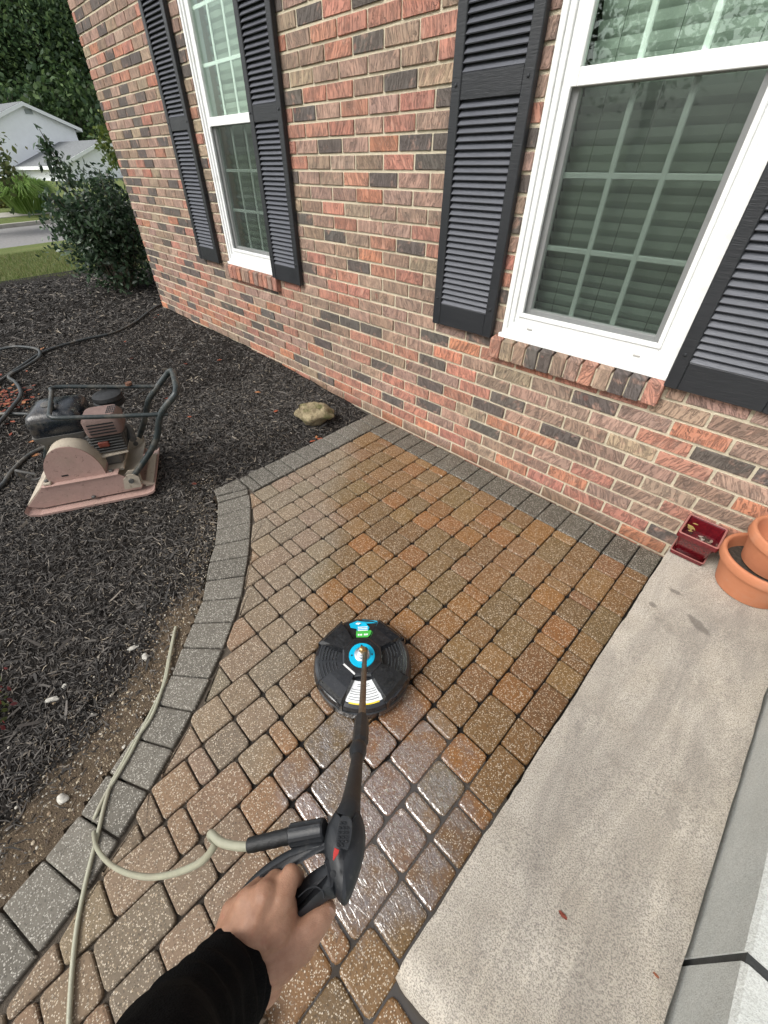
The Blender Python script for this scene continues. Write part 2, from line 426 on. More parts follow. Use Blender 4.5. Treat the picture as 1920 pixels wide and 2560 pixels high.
def screen():
    t = NT('insect_screen'); t.set(Base_Color=(.012, .014, .014, 1), Roughness=.7)
    tr = t.n('ShaderNodeBsdfTransparent'); mx = t.n('ShaderNodeMixShader'); mx.inputs[0].default_value = .50
    t.l(tr.outputs[0], mx.inputs[1]); t.l(t.b.outputs[0], mx.inputs[2]); t.l(mx.outputs[0], t.o.inputs[0]); return t.m
M['screen'] = screen()
M['blind'] = plain('blind_slat', (.46, .52, .46), .55, nz=.08, nscale=3)
M['dark'] = plain('dark_room', (.05, .05, .05), .9)
def jsand():
    t = NT('joint_sand'); p = t.pos(); x, y, z = t.sep(p)
    d = t.math('ADD', t.math('MULTIPLY', t.math('ADD', x, .62), -1), t.math('MULTIPLY', t.math('ADD', y, 1.62), -.9))
    c = t.mix(t.ramp(t.math('ADD', d, t.math('MULTIPLY', t.noise(p, 9, 4), .2)), [(.1, 0), (.4, 1)]), (.012, .010, .008), (.13, .105, .08))
    c = t.mix(t.noise(p, 260, 4, .8), c, t.mix(1., c, (.4, .4, .4), 'MULTIPLY'))
    t.set(Base_Color=c, Roughness=.95, Normal=t.bump(t.noise(p, 300, 4), 1., .004)); return t.m
M['joint_sand'] = jsand()

# ---------------------------------------------------------------- terrain
INNER = [(-1.690,-1.083),(-1.651,-1.103),(-1.551,-1.154),(-1.473,-1.208),(-1.371,-1.277),(-1.294,-1.332),(-1.102,-1.488),(-1.019,-1.583),(-.945,-1.668),
         (-.878,-1.762),(-.813,-1.861),(-.755,-1.955),(-.695,-2.067),(-.642,-2.165),(-.600,-2.27),(-.564,-2.395),(-.54,-2.52),(-.53,-2.66)]
OUTER = [(-1.743,-1.242),(-1.651,-1.291),(-1.556,-1.349),(-1.465,-1.408),(-1.406,-1.465),(-1.208,-1.603),(-1.139,-1.682),(-1.062,-1.767),(-.981,-1.845),
         (-.930,-1.94),(-.875,-2.039),(-.821,-2.137),(-.776,-2.237),(-.741,-2.34),(-.712,-2.45),(-.695,-2.55),(-.69,-2.68)]
def xout(y):                                     # outer edge of the border, x for a given y
    if y > -1.06: return -1.852
    if y > -1.242: return -1.857+(-1.06-y)*.2
    ys = [p[1] for p in OUTER][::-1]; xs = [p[0] for p in OUTER][::-1]
    return float(np.interp(y, ys, xs))
def sst(a, b, x): t = min(1, max(0, (x-a)/(b-a))); return t*t*(3-2*t)
def gz(x, y):                                    # height of the mulch bed
    d = xout(y)-x
    if d < -.02: return -.10
    h = -.032+.030*sst(0, .35, d)+.016*sst(.5, 2, d)
    h += .045*sst(-.5, 0, y)*sst(-2., -3., x)*(1 if x > -5.4 else .3)
    h += .030*sst(0, .3, d)*(noise.noise((x*1.7, y*1.7, 0))*.6+noise.noise((x*5, y*5, 3))*.35)
    if y < -1.3 : h += .022*(1-sst(.05, .45, d))
    return h
xs = np.concatenate([np.arange(-9.0, -3.5, .08), np.arange(-3.5, -.44, .03)]); ys = np.concatenate([np.arange(-5.0, -2.4, .08), np.arange(-2.4, .11, .03), [.5, 1.2, 2.5]])
mb = MB(); vs, fs, cs = [], [], []
def lawn_edge(y): return -8.05+.25*math.sin(y*1.3)+.12*(y+.6)
for x in xs:
    for y in ys: vs.append((x, y, gz(x, y) if x > lawn_edge(y)-.3 else -.03))
ny = len(ys)
for i in range(len(xs)-1):
    for j in range(ny-1):
        x, y = xs[i], ys[j]; d = xout(y)-x
        if d < -.03: continue
        fs.append((i*ny+j, (i+1)*ny+j, (i+1)*ny+j+1, i*ny+j+1))
        s = (1-sst(.03, .34, d))*sst(-1.45, -1.75, y)+(1-sst(0, .10, d))*.55
        cs.append((s, 0, 0, 1))
mb.v, mb.f, mb.c = vs, fs, cs
struct('mulch_bed', mb, M['mulch'], True)
def prof(x):                                     # fall of the lot towards the street, rise beyond it
    P = [(-140, 1.2), (-75, .1), (-45, -.35), (-31, -.6), (-27.9, -.86), (-21.2, -1.0), (-13, -.30), (-8.2, -.02), (-7.4, -.13), (140, -.13)]
    return float(np.interp(x, [p[0] for p in P], [p[1] for p in P]))
mb = MB(); gx = [-900, -140, -100, -75, -60, -45, -38, -31, -27.9, -27.85, -21.3, -21.2, -18, -15, -13, -11, -9.5, -8.2, -7.4, 0, 60, 900]; gy = [-900, -200, -60, -20, -6, 6, 20, 60, 200, 900]
for x in gx:
    for y in gy:
        z = prof(x)
        if -27.87 < x < -21.25: z = -1.12
        mb.v.append((x-.09*max(-60, min(60, y)) if x < -10 else x, y, z))
for i in range(len(gx)-1):
    for j in range(len(gy)-1): mb.f.append((i*len(gy)+j, (i+1)*len(gy)+j, (i+1)*len(gy)+j+1, i*len(gy)+j+1))
struct('ground', mb, M['lawn'])
def strip(name, x0, x1, z0, z1, mat, th=.0):
    mb = MB(); f = lambda x, y: x-.09*y
    for y in (-58, -20, 0, 20, 58): mb.v += [(f(x0, y), y, z0), (f(x1, y), y, z1), (f(x0, y), y, z0-th), (f(x1, y), y, z1-th)]
    for i in range(4):
        a = i*4; mb.f += [(a, a+1, a+5, a+4)] + ([(a+1, a+3, a+7, a+5), (a+2, a, a+4, a+6)] if th else [])
    return struct(name, mb, mat)
strip('street', -27.9, -21.2, -1.005, -1.005, M['asphalt'])
strip('kerb', -28.1, -27.75, -.85, -.85, M['sidewalk'], .3)
strip('sidewalk', -30.6, -29.4, prof(-30.6)+.03, prof(-29.4)+.03, M['sidewalk'], .2)

# ---------------------------------------------------------------- patio of pavers
mb = MB(); mb.v = [(-1.85,-.0,-.015),(.9,0,-.015),(.9,-2.7,-.015),(-.6,-2.7,-.015),(-.70,-2.2,-.015),(-.98,-1.78,-.015),(-1.3,-1.48,-.015),(-1.80,-1.18,-.015)]
n = len(mb.v); mb.v += [(a, b, -.12) for a, b, c in mb.v]; mb.f = [tuple(range(n))[::-1]]+[(i, (i+1)%n, (i+1)%n+n, i+n) for i in range(n)]
patio = struct('patio', mb, M['joint_sand'])
def paver_mesh(poly, r=.0145, jit=.0013, mat='paver'):
    if area(poly) < 0: poly = poly[::-1]
    p0 = rounded([Vector((a+random.uniform(-jit, jit), b+random.uniform(-jit, jit))) for a, b in poly], r)
    p1 = inset(p0, .0008); p2 = inset(p0, .0030); p3 = inset(p0, .0075); n = len(p0); k = MB()
    k.v = [(a, b, -.06) for a, b in p0]+[(a, b, -.0045) for a, b in p1]+[(a, b, -.0014) for a, b in p2]+[(a, b, 0) for a, b in p3]
    for lv in (0, n, 2*n): k.f += [(lv+i, lv+(i+1)%n, lv+n+(i+1)%n, lv+n+i) for i in range(n)]
    k.f.append(tuple(range(3*n, 4*n)))
    return k.mesh('paver', M[mat], True, 12)
def put_paver(name, me, x, y, col):
    o = bpy.data.objects.new(name, me); o.location = (x, y, random.uniform(-.0022, .0008))
    o.rotation_euler = (random.uniform(-.006, .006), random.uniform(-.006, .006), random.uniform(-.006, .006))
    o.color = (*col, random.random()); link(o, patio); return o
PMEAN = (.25, .162, .092)
def soften(c, k=.24): return tuple(a*(1-k)+b*k for a, b in zip(c, PMEAN))
def vary(c, a=.12):
    k = random.uniform(1-a, 1+a); return tuple(min(1, x*k*random.uniform(.95, 1.05)) for x in c)
ORANGE, TAN, OLIVE, BROWN, PINK = (.33, .165, .070), (.285, .19, .108), (.185, .150, .098), (.225, .138, .078), (.275, .165, .112)
U, Q, J = .1063, .0555, .0030
shared = {L: [paver_mesh([(-U/2+J/2, -L*Q/2+J/2), (U/2-J/2, -L*Q/2+J/2), (U/2-J/2, L*Q/2-J/2), (-U/2+J/2, L*Q/2-J/2)]) for _ in range(3)] for L in (1, 2, 3)}
SEQ = {3: [1,3,3,2,3,2,2,2,1,3,2,3,1,2], 2: [3,2,1,2,2,3,2,2,2,1,3,2,3,1]}      # the two strips read off the photograph
def seg_lines(x0, x1, y0, y1):
    r = []
    for i in range(len(INNER)-1):
        a, b = Vector(INNER[i]), Vector(INNER[i+1])
        if max(a.x, b.x) < x0-.02 or min(a.x, b.x) > x1+.02 or max(a.y, b.y) < y0-.02 or min(a.y, b.y) > y1+.02: continue
        e = (b-a).normalized(); nn = Vector((-e.y, e.x)); r.append((a+nn*.005, nn))
    return r
for k in range(-6, 16):
    x1 = -.197+.1063*2-.1063*k; x0 = x1-U; y = -.1765; seq = list(SEQ.get(k, [])); last = 0
    if k < 0: y = -1.760-random.choice([0, .3, .6])*Q*.3
    while y > -2.62:
        L = seq.pop(0) if seq else random.choices([1, 2, 3], [.26, .48, .26])[0]
        if not seq and L == last == 3: L = 2
        if not seq and L == last == 1: L = 2
        last = L; yy0 = y-L*Q; poly = [(x0+J/2, yy0+J/2), (x1-J/2, yy0+J/2), (x1-J/2, y-J/2), (x0+J/2, y-J/2)]; cut = False
        xc = (x0+x1)/2; yc = (y+yy0)/2
        xi = -1.692 if yc > -1.083 else float(np.interp(yc, [p[1] for p in INNER][::-1], [p[0] for p in INNER][::-1]))
        if x1 > xi-.16:
            P = [Vector(p) for p in poly]
            for a, nn in [(Vector((-1.690, 0)), Vector((1, 0)))]+(seg_lines(x0, x1, yy0, y)):
                if any((p-a).dot(nn) < 0 for p in P): P = clip(P, a, nn); cut = True
                if len(P) < 3: break
            if len(P) >= 3 and y > -1.745 and yy0 > -1.80 and x1 > .0 and k == 0:
                Pc = clip(P, Vector((-.001, 0)), Vector((-1, 0))); cut = cut or True; P = Pc
            # drop slivers and anything wholly outside the curve
            if len(P) >= 3 and xc < xi-.09: P = []
            Q2 = []
            for v in P:
                if not Q2 or (v-Q2[-1]).length > .004: Q2.append(v)
            if len(Q2) > 2 and (Q2[0]-Q2[-1]).length < .004: Q2.pop()
            P = Q2
            if len(P) >= 3 and abs(area(P)) > .0007:
                grey = .12 if yc > -1.2 else .2
                wts = [.30, .26, grey, .22, .12] if xc > -.9 and yc > -1.3 else [.06, .34, .26, .26, .08]
                if L == 1: wts = [.4, .2, .05, .15, .3]
                if L == 3: wts = [.1, .26, .4, .24, .04]
                col = vary(soften(random.choices([ORANGE, TAN, OLIVE, BROWN, PINK], wts)[0]))
                if cut:
                    c = sum(P, Vector((0, 0)))/len(P)
                    put_paver('paver', paver_mesh([tuple(v-c) for v in P], .008), c.x, c.y, col)
                else: put_paver('paver', random.choice(shared[L]), xc, yc, col)
        y = yy0
GREYP = (.140, .129, .108)
def bvary(c):
    k = random.uniform(.88, 1.12); return tuple(v*k for v in c)
def border(poly, col=None):
    c = sum((Vector(p) for p in poly), Vector((0, 0)))/len(poly)
    k = .95+.30*sst(-1.3, -2.0, c.y)
    put_paver('border_paver', paver_mesh([tuple(Vector(p)-c) for p in poly], .007, .0013, 'border'), c.x, c.y, bvary(tuple(v*k for v in GREYP)))
x = -1.689
while x < -.01:
    x2 = min(x+.1064, 0.0); border([(x+.0013, -.1745), (x2-.0013, -.1745), (x2-.0013, -.014), (x+.0013, -.014)]); x = x2
y = -.012
while y > -1.04:
    y2 = max(y-.1095, -1.0555); border([(-1.848, y2+.002), (-1.696, y2+.002), (-1.696, y-.002), (-1.848, y-.002)]); y = y2
border([(-1.852,-1.060),(-1.738,-1.060),(-1.801,-1.219),(-1.858,-1.203)])
border([(-1.733,-1.064),(-1.694,-1.086),(-1.747,-1.240),(-1.796,-1.222)])
def resample(P, n):
    P = [Vector(p) for p in P]; d = [0]
    for i in range(1, len(P)): d.append(d[-1]+(P[i]-P[i-1]).length)
    return [Vector((np.interp(s, d, [p.x for p in P]), np.interp(s, d, [p.y for p in P]))) for s in np.linspace(0, d[-1], n)]
NB = 19; ri, ro = resample(INNER, NB), resample(OUTER, NB)
for i in range(NB-1):
    t = .016 if i > 6 else .012
    a, b, c, d = ro[i], ro[i+1], ri[i+1], ri[i]
    border([a.lerp(b, t), b.lerp(a, t), c.lerp(d, t), d.lerp(c, t)])
# rinse water lying in the joints beside the step
mb = MB(); pts = []
for k in range(40):
    t = 2*PI*k/40; rr = 1+.18*noise.noise((math.cos(t)*1.4, math.sin(t)*1.4, 5)); pts.append((-.10+.24*rr*math.cos(t), -1.62+.36*rr*math.sin(t), -.0062))
mb.v = pts; mb.f = [tuple(range(40))]
t = NT('water'); t.set(Base_Color=(.055, .048, .042, 1), Roughness=.03, Specular_IOR_Level=.6, Normal=t.bump(t.noise(t.pos(), 45, 2), .12, .004)); M['water'] = t.m
struct('puddle', mb, M['water'])

# ---------------------------------------------------------------- the brick house
house = thing('brick_house', 'brick house wall with two white windows and black louvred shutters', 'house', (-1.9, 0, 0))
XL, XR, ZT, ZB = -5.32, 1.55, 3.06, -.142
WINS = [(-3.485, -2.785), (-.985, -.285)]; WZ0, WZ1 = .752, 2.43
PX, PZ, ZJ, XJ = .1943, .0672, .0605, -.397
BL, BH = PX-.0115, PZ-.0118
# mortar backing (with openings), 6 mm behind the brick faces
mb = MB(); yb = .006
xc = [XL+.006]+[v for wv in WINS for v in wv]+[XR]
for i in range(len(xc)-1):
    if i % 2 == 1:
        mb.box(xc[i], xc[i+1], yb, .12, ZB, WZ0-.10); mb.box(xc[i], xc[i+1], yb, .12, WZ1, ZT)
    else: mb.box(xc[i], xc[i+1], yb, .12, ZB, ZT)
mb.box(XL+.006, XL+.126, .12, 4.0, ZB, ZT)
part('mortar_wall', mb, M['mortar'], house)
REDB, BRN, MAUVE, DRK, TANB, ORG = (.52,.225,.155), (.355,.232,.170), (.43,.280,.212), (.100,.088,.081), (.41,.30,.205), (.59,.235,.135)
def bcol(z=1.0): return vary(random.choices([REDB, BRN, MAUVE, DRK, TANB, ORG], [.22, .25, .22, .20, .08, .03] if z > .32 else [.30, .20, .16, .12, .08, .14])[0], .16)
def brick_mesh(L, H, dep=.05, j=.0013):
    k = MB(); k.bbox(-L/2, L/2, 0, dep, -H/2, H/2, .0022)
    k.v = [(a+random.uniform(-j, j), b+random.uniform(-.0010, .0010), c+random.uniform(-j, j)*.8) for a, b, c in k.v]
    return k
VAR = [brick_mesh(BL, BH).mesh('brick', M['brick']) for _ in range(10)]
bricks = []                                      # (x0, x1, z0, z1)
r = -3; rows = []
while True:
    zc = ZJ+PZ*(r+.5)
    if zc+PZ/2 > ZT: break
    off = XJ + (PX/2 if r % 2 == 0 else 0)
    k0 = math.floor((XL-off)/PX)
    for k in range(k0, int((XR-off)/PX)+1):
        x0, x1 = off+k*PX+.005, off+(k+1)*PX-.005
        x0, x1 = max(x0, XL), min(x1, XR)
        segs = [(x0, x1)]
        z0, z1 = zc-BH/2, zc+BH/2
        for a, b in WINS:
            if z1 > WZ0-.018 and z0 < WZ1: ex = (a-.001, b+.001)
            elif z0 > .630 and z0 < WZ0: ex = (a-.028, b+.022)
            else: continue
            ns = []
            for s0, s1 in segs:
                if s1 <= ex[0] or s0 >= ex[1]: ns.append((s0, s1)); continue
                if s0 < ex[0]: ns.append((s0, ex[0]))
                if s1 > ex[1]: ns.append((ex[1], s1))
            segs = ns
        for s0, s1 in segs:
            if s1-s0 > .012: bricks.append((s0, s1, z0, z1))
    r += 1
def seen(b):
    px = [PIX((x, 0, z)) for x in (b[0], b[1]) for z in (b[2], b[3])]
    if min(p[2] for p in px) < .1: return 0
    X0, X1 = max(0, min(p[0] for p in px)), min(1920, max(p[0] for p in px)); Y0, Y1 = max(0, min(p[1] for p in px)), min(2560, max(p[1] for p in px))
    return max(0, X1-X0)*max(0, Y1-Y0)
bricks.sort(key=seen, reverse=True)
mass = MB()
for i, (x0, x1, z0, z1) in enumerate(bricks):
    c = bcol(z0); full = x1-x0 > BL-.002; pr = random.uniform(-.0025, .0015)
    if i < 300:
        me = random.choice(VAR) if full else brick_mesh(x1-x0, z1-z0).mesh('brick', M['brick'])
        o = bpy.data.objects.new('brick', me); o.location = ((x0+x1)/2, pr, (z0+z1)/2); o.color = (*c, random.random()); link(o, house)
    else:
        k = brick_mesh(x1-x0, z1-z0); A = random.random()
        mass.add([(a+(x0+x1)/2, b+pr, q+(z0+z1)/2) for a, b, q in k.v], k.f, (*c, A))
for rr in range(-3, 44):                           # side wall round the corner
    zc = ZJ+PZ*(rr+.5)
    if zc+PZ/2 > ZT: continue
    y = .0525+(PX/2 if rr % 2 else 0)
    while y < 3.8:
        k = brick_mesh(BL, BH); c = bcol()
        mass.add([(XL+b, y+BL/2-a, q+zc) for a, b, q in k.v], [f[::-1] for f in k.f][::1], (*c, random.random())); y += PX
o = part('brickwork', mass, M['brick_mass'], house, fix=True); o['kind'] = 'stuff'
# eaves above the picture, and the room behind
mb = MB(); mb.box(XL-.35, XR+.3, -.36, 4.2, ZT, ZT+.03); mb.box(XL-.37, XR+.3, -.39, -.36, ZT-.02, ZT+.16); part('eave', mb, M['white'], house)
mb = MB(); mb.add([(XL-.4, -.42, ZT+.14), (XR+.3, -.42, ZT+.14), (XR+.3, 4.2, ZT+2.2), (XL-.4, 4.2, ZT+2.2), (XL-.4, -.42, ZT+.17), (XR+.3, -.42, ZT+.17), (XR+.3, 4.2, ZT+2.23), (XL-.4, 4.2, ZT+2.23)],
    [(3,2,1,0),(4,5,6,7),(0,1,5,4),(1,2,6,5),(2,3,7,6),(3,0,4,7)]); part('roof', mb, plain('shingle', (.06,.055,.05), .95, nz=.3), house)
mb = MB()
for a, b in WINS: mb.box(a-.25, b+.25, .35, 1.2, .4, 2.7)
for k in range(len(mb.f)): pass
part('room', mb, M['dark'], house)
# windows: double-hung, white vinyl, grille bars, half screen below
def window(X0, X1):
    wv = thing_part('window', house)
    P = lambda n, b, m: part(n, b, m, wv)
    g = MB(); y0, y1 = .004, .10                    # outer trim with two steps
    for (ax, bx, az, bz, ya) in ((X0, X1, WZ0, WZ1, .004), (X0+.022, X1-.022, WZ0+.022, WZ1-.022, .012), (X0+.044, X1-.044, WZ0+.05, WZ1-.044, .022)):
        nx = .022; bt = .028 if ya > .01 else .022
        g.bbox(ax, ax+nx, ya, y1, az, bz, .002); g.bbox(bx-nx, bx, ya, y1, az, bz, .002)
        g.bbox(ax+nx-.0005, bx-nx+.0005, ya+.0008, y1, bz-.022, bz-.0006, .002); g.bbox(ax+nx-.0005, bx-nx+.0005, ya+.0008, y1, az+.0006, az+bt, .002)
    P('frame', g, M['white'])
    g = MB(); g.bbox(X0-.006, X1+.004, -.012, .05, WZ0-.020, WZ0-.0005, .003); P('sill_cap', g, M['white'])
    sx0, sx1 = X0+.066, X1-.066; zm0, zm1 = 1.560, 1.612
    def sash(n, za, zb, y, ws, wb, wt):
        g = MB(); g.bbox(sx0, sx0+ws, y, y+.03, za, zb, .002); g.bbox(sx1-ws, sx1, y, y+.03, za, zb, .002)
        g.bbox(sx0+ws, sx1-ws, y+.0008, y+.03, za, za+wb, .002); g.bbox(sx0+ws, sx1-ws, y+.0008, y+.03, zb-wt, zb, .002); P(n, g, M['white'])
        return sx0+ws, sx1-ws, za+wb, zb-wt
    la = sash('lower_sash', WZ0+.078, zm1-.006, .042, .033, .030, .044)
    ua = sash('upper_sash', zm0+.004, WZ1-.066, .020, .030, .046, .030)
    g = MB(); g.bbox(sx0-.004, sx1+.004, .016, .030, WZ0+.076, WZ0+.093, .002); g.bbox(sx0-.004, sx0+.012, .016, .030, WZ0+.093, zm0+.004, .002); g.bbox(sx1-.012, sx1+.004, .016, .030, WZ0+.093, zm0+.004, .002)
    P('screen_frame', g, M['white'])
    g = MB(); y = .033; g.v = [(sx0+.01, y, WZ0+.09), (sx1-.01, y, WZ0+.09), (sx1-.01, y, zm0+.004), (sx0+.01, y, zm0+.004)]; g.f = [(0,1,2,3)]; P('insect_screen', g, M['screen'])
    for (a, b, za, zb), y in ((la, .060), (ua, .036)):
        g = MB(); g.box(a-.003, b+.003, y, y+.004, za-.003, zb+.003); P('pane', g, M['glass'])
        for i in (1, 2):
            xm = a+(b-a)*i/3; g = MB(); g.bbox(xm-.0098, xm+.0098, y+.0065, y+.0145, za-.002, zb+.002, .003); P('grille_bar', g, M['muntin'])
            zm = za+(zb-za)*i/3; g = MB(); g.bbox(a-.002, b+.002, y+.0075, y+.0135, zm-.0098, zm+.0098, .003); P('grille_bar', g, M['muntin'])
    if X0 > -2:
        for xx in (X0+.115, X1-.14): g = MB(); g.bbox(xx, xx+.026, .0095, .014, WZ0+.032, WZ0+.039, .002); P('weep_cap', g, plain('weep', (.35,.34,.31), .6))
    # sill of rowlock bricks
    sm = MB(); sm.box(X0-.024, X1+.006, -.028, .05, .6435, .716); 
    sl_ = part('window_sill', sm, M['mortar'], house); 
    n = 12; a0, a1 = X0-.030, X1+.012; wd = (a1-a0)/n
    for i in range(n):
        x0 = a0+i*wd+.004; x1 = a0+(i+1)*wd-.004
        k = MB(); k.bbox(x0, x1, -.038, .03, .640, .728, .003)
        tilt = random.uniform(-.002, .002)
        k.v = [(a+random.uniform(-.0012,.0012), b+tilt, q+(.018*(b+.038)/.068 if q > .69 else 0)+random.uniform(-.0008,.0008)) for a, b, q in k.v]
        o = part('brick', k, M['brick'], sl_); o.color = (*bcol(), random.random())
    return wv
def thing_part(name, parent):
    o = bpy.data.objects.new(name, None); o.empty_display_size = .05; link(o, parent); return o
for X0, X1 in WINS: window(X0, X1)
# blinds hang inside
slat = MB(); 
for i, (X0, X1) in enumerate(WINS):
    bl = thing('window_blind', ['closed pale slatted blind behind the narrow-looking far window', 'closed pale slatted blind behind the large near window'][i], 'blind', ((X0+X1)/2, .13, WZ0), 'blinds behind the two windows')
    me = None; z = WZ0+.10
    while z < WZ1-.10:
        if me is None:
            k = MB(); wv = (X1-X0-.15)/2; a = math.radians(66); h = .026
            k.v = []; 
            for x in (-wv, wv):
                for s_, b_ in ((-1, 0), (0, .0035), (1, 0)):
                    k.v.append((x, -s_*h*math.cos(a)*1-b_, s_*h*math.sin(a)))
            k.v += [(x, y+.0025, z_) for x, y, z_ in k.v]
            k.f = [(0,3,4,1),(1,4,5,2),(6,7,10,9),(7,8,11,10),(0,1,7,6),(1,2,8,7),(3,9,10,4),(4,10,11,5),(2,5,11,8),(0,6,9,3)]
            me = k.mesh('slat', M['blind'], False, fix=True)
        o = bpy.data.objects.new('slat', me); o.location = ((X0+X1)/2, .135, z); o.rotation_euler = (random.uniform(-.05, .05), 0, random.uniform(-.002, .002)); link(o, bl); z += .0445
    k = MB()
    for xx in (X0+.16, X1-.16, (X0+X1)/2-.02): k.tube([(xx, .117, WZ0+.08), (xx, .117, WZ1-.08)], .0011, 5)
    part('cord', k, plain('cord', (.10, .12, .10), .8), bl)
# shutters
SH = [(-3.945, -3.600), (-2.818, -2.490), (-1.362, -1.018), (-.281, .055)]
for i, (X0, X1) in enumerate(SH):
    s = thing_part('shutter', house); st = .044; y0, y1 = -.034, -.003; Z0, Z1 = .722, 2.455; zr0, zr1 = 1.556, 1.630; zb = .822; zt = 2.36
    for a, b in ((X0, X0+st), (X1-st, X1)):
        k = MB(); k.bbox(a, b, y0, y1, Z0, Z1, .003); part('stile', k, M['vinyl'], s)
    for a, b in ((Z0+.001, zb), (zr0, zr1), (zt, Z1-.001)):
        k = MB(); k.bbox(X0+st, X1-st, y0+.003, y1, a, b, .002); part('rail', k, M['vinyl'], s)
    k = MB(); k.box(X0+st, X1-st, y1-.006, y1+.001, zb, zt); part('back_panel', k, M['vinyl'], s)
    k = MB(); hw = (X1-X0)/2-st; k.v = [(-hw, -.022, -.0095), (hw, -.022, -.0095), (hw, -.002, .0115), (-hw, -.002, .0115), (-hw, -.0195, -.0125), (hw, -.0195, -.0125), (hw, .001, .0085), (-hw, .001, .0085)]
    k.f = [(0,1,2,3),(7,6,5,4),(0,4,5,1),(3,2,6,7),(0,3,7,4),(1,5,6,2)]
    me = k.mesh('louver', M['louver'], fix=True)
    for a, b in ((zb, zr0), (zr1, zt)):
        nn = round((b-a)/.0243); pz = (b-a)/nn
        for q in range(nn):
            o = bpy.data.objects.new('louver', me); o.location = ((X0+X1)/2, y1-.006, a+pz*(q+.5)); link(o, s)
    for zz in (.845, 1.60, 2.34):
        for xx in (X0+st*.5, X1-st*.5):
            k = MB(); k.lathe([(.0062, 0), (.0062, .003), (.0045, .0052), (.001, .006)], (xx, y0+.0015, zz), 12, axis=(0, -1, 0)); part('screw', k, M['screw'], s, True)

# ---------------------------------------------------------------- step and porch
st = MB(); nx, ny_ = 22, 64
X0, X1, Y0, Y1, ZS = .003, .393, -1.735, -.006, .14
def nz2(a, b, c=0): return noise.noise((a, b, c))
top = {}
for j in range(ny_+1):
    for i in range(nx+1):
        u, v = i/nx, j/ny_; x = X0+(X1-X0)*u; y = Y0+(Y1-Y0)*v
        wig = .0045*nz2(y*9, 1.3)+.003*nz2(y*31, 4.1)
        dl, dr, df = u*(X1-X0), (1-u)*(X1-X0), v*(Y1-Y0)
        x += wig*max(0, 1-dl/.06) + (.0035*nz2(y*13, 8.))*max(0, 1-dr/.05)
        y += (.010*nz2(x*14, 2.2)-.0+.03*max(0, .05-x)*4)*max(0, 1-df/.06)
        z = ZS+.0012*nz2(x*9, y*9)-.009*math.exp(-dl/.007)-.012*math.exp(-df/.010)-.003*math.exp(-dr/.006)
        top[i, j] = len(st.v); st.v.append((x, y, z))
for j in range(ny_):
    for i in range(nx): st.f.append((top[i, j], top[i+1, j], top[i+1, j+1], top[i, j+1]))
ring = [top[i, 0] for i in range(nx+1)]+[top[nx, j] for j in range(1, ny_+1)]+[top[i, ny_] for i in range(nx-1, -1, -1)]+[top[0, j] for j in range(ny_-1, 0, -1)]
prev = ring
for lv, (zz, bulge) in enumerate(((.105, .012), (.055, .014), (-.03, .006))):
    cur = []
    for q in ring:
        x, y, z = st.v[q]; k = bulge+.007*nz2(x*17+lv*5, y*17)
        fx = -1 if q in [top[0, j] for j in (0,)] else 0
        if abs(y-Y0) < .05 and x < X1-.004: y2 = y-k*1.6; x2 = x
        else: y2 = y; x2 = x
        if x < X0+.02: x2 = x+.004
        cur.append(len(st.v)); st.v.append((x2, y2, zz))
    m_ = len(ring)
    for q in range(m_): st.f.append((prev[q], cur[q], cur[(q+1)%m_], prev[(q+1)%m_]))
    prev = cur
step = tag(part('stone_step', st, M['step'], None, True, 60, fix=True), 'long beige stone step slab laid between the pavers and the porch', 'step')
porch = thing('concrete_porch', 'pale grey concrete porch beyond the stone step, with a dark filled joint', 'porch', (.9, -1.0, 0))
def porch_slab(name, y0, y1):
    k = MB(); n = 26
    for q in range(n+1):
        y = y0+(y1-y0)*q/n
        e = .0022*nz2(y*23, 3.3)
        k.v += [(.402+.0015*nz2(y*15, 6.), y, -.05), (.4015+e, y, .15), (.402+e, y, .330), (.409+e, y, .338), (1.6, y, .338)]
    for q in range(n):
        for w_ in range(4): k.f.append((q*5+w_, q*5+w_+1, q*5+w_+6, q*5+w_+5))
    k.f += [tuple(range(5))[::-1], tuple(n*5+w_ for w_ in range(5))]
    part(name, k, M['porch'], porch, True, 30)
porch_slab('slab', -1.305, -.004); porch_slab('slab', -2.7, -1.322)
k = MB(); k.box(.404, 1.6, -1.3225, -1.3045, -.05, .3345); part('joint_filler', k, plain('caulk', (.035, .037, .036), .75, nz=.3, bump=.5), porch)

# ---------------------------------------------------------------- mulch chips, pebbles, leaf litter
def chips(n, gen, colf, lmin, lmax, wmin, wmax, lift=.004, tilt=.35):
    V = np.zeros((n, 6, 3)); C = np.zeros((n, 4)); i = 0
    while i < n:
        p = gen()
        if p is None: continue
        x, y = p; z = gz(x, y)+random.uniform(0, lift)
        L = random.uniform(lmin, lmax)*random.choice((.6, 1, 1, 1.5)); w_ = random.uniform(wmin, wmax); a = random.uniform(0, PI)
        ca, sa = math.cos(a), math.sin(a); tl = random.gauss(0, tilt)*L*.5; b = random.uniform(-.12, .12)*L; hm = abs(random.gauss(0, .0025))+w_*.25
        rl = random.uniform(-.5, .5)*w_
        for q, (s, off, h) in enumerate(((-1, 0, 0), (0, b, hm), (1, 0, 0))):
            cx_, cy_ = x+ca*s*L/2-sa*off, y+sa*s*L/2+ca*off; ww = w_*(1 if s == 0 else .55)
            V[i, q*2] = (cx_-sa*ww/2, cy_+ca*ww/2, z+h+tl*s+rl+.001); V[i, q*2+1] = (cx_+sa*ww/2, cy_-ca*ww/2, z+h+tl*s-rl+.001)
        C[i] = colf(x, y); i += 1
    return V, C
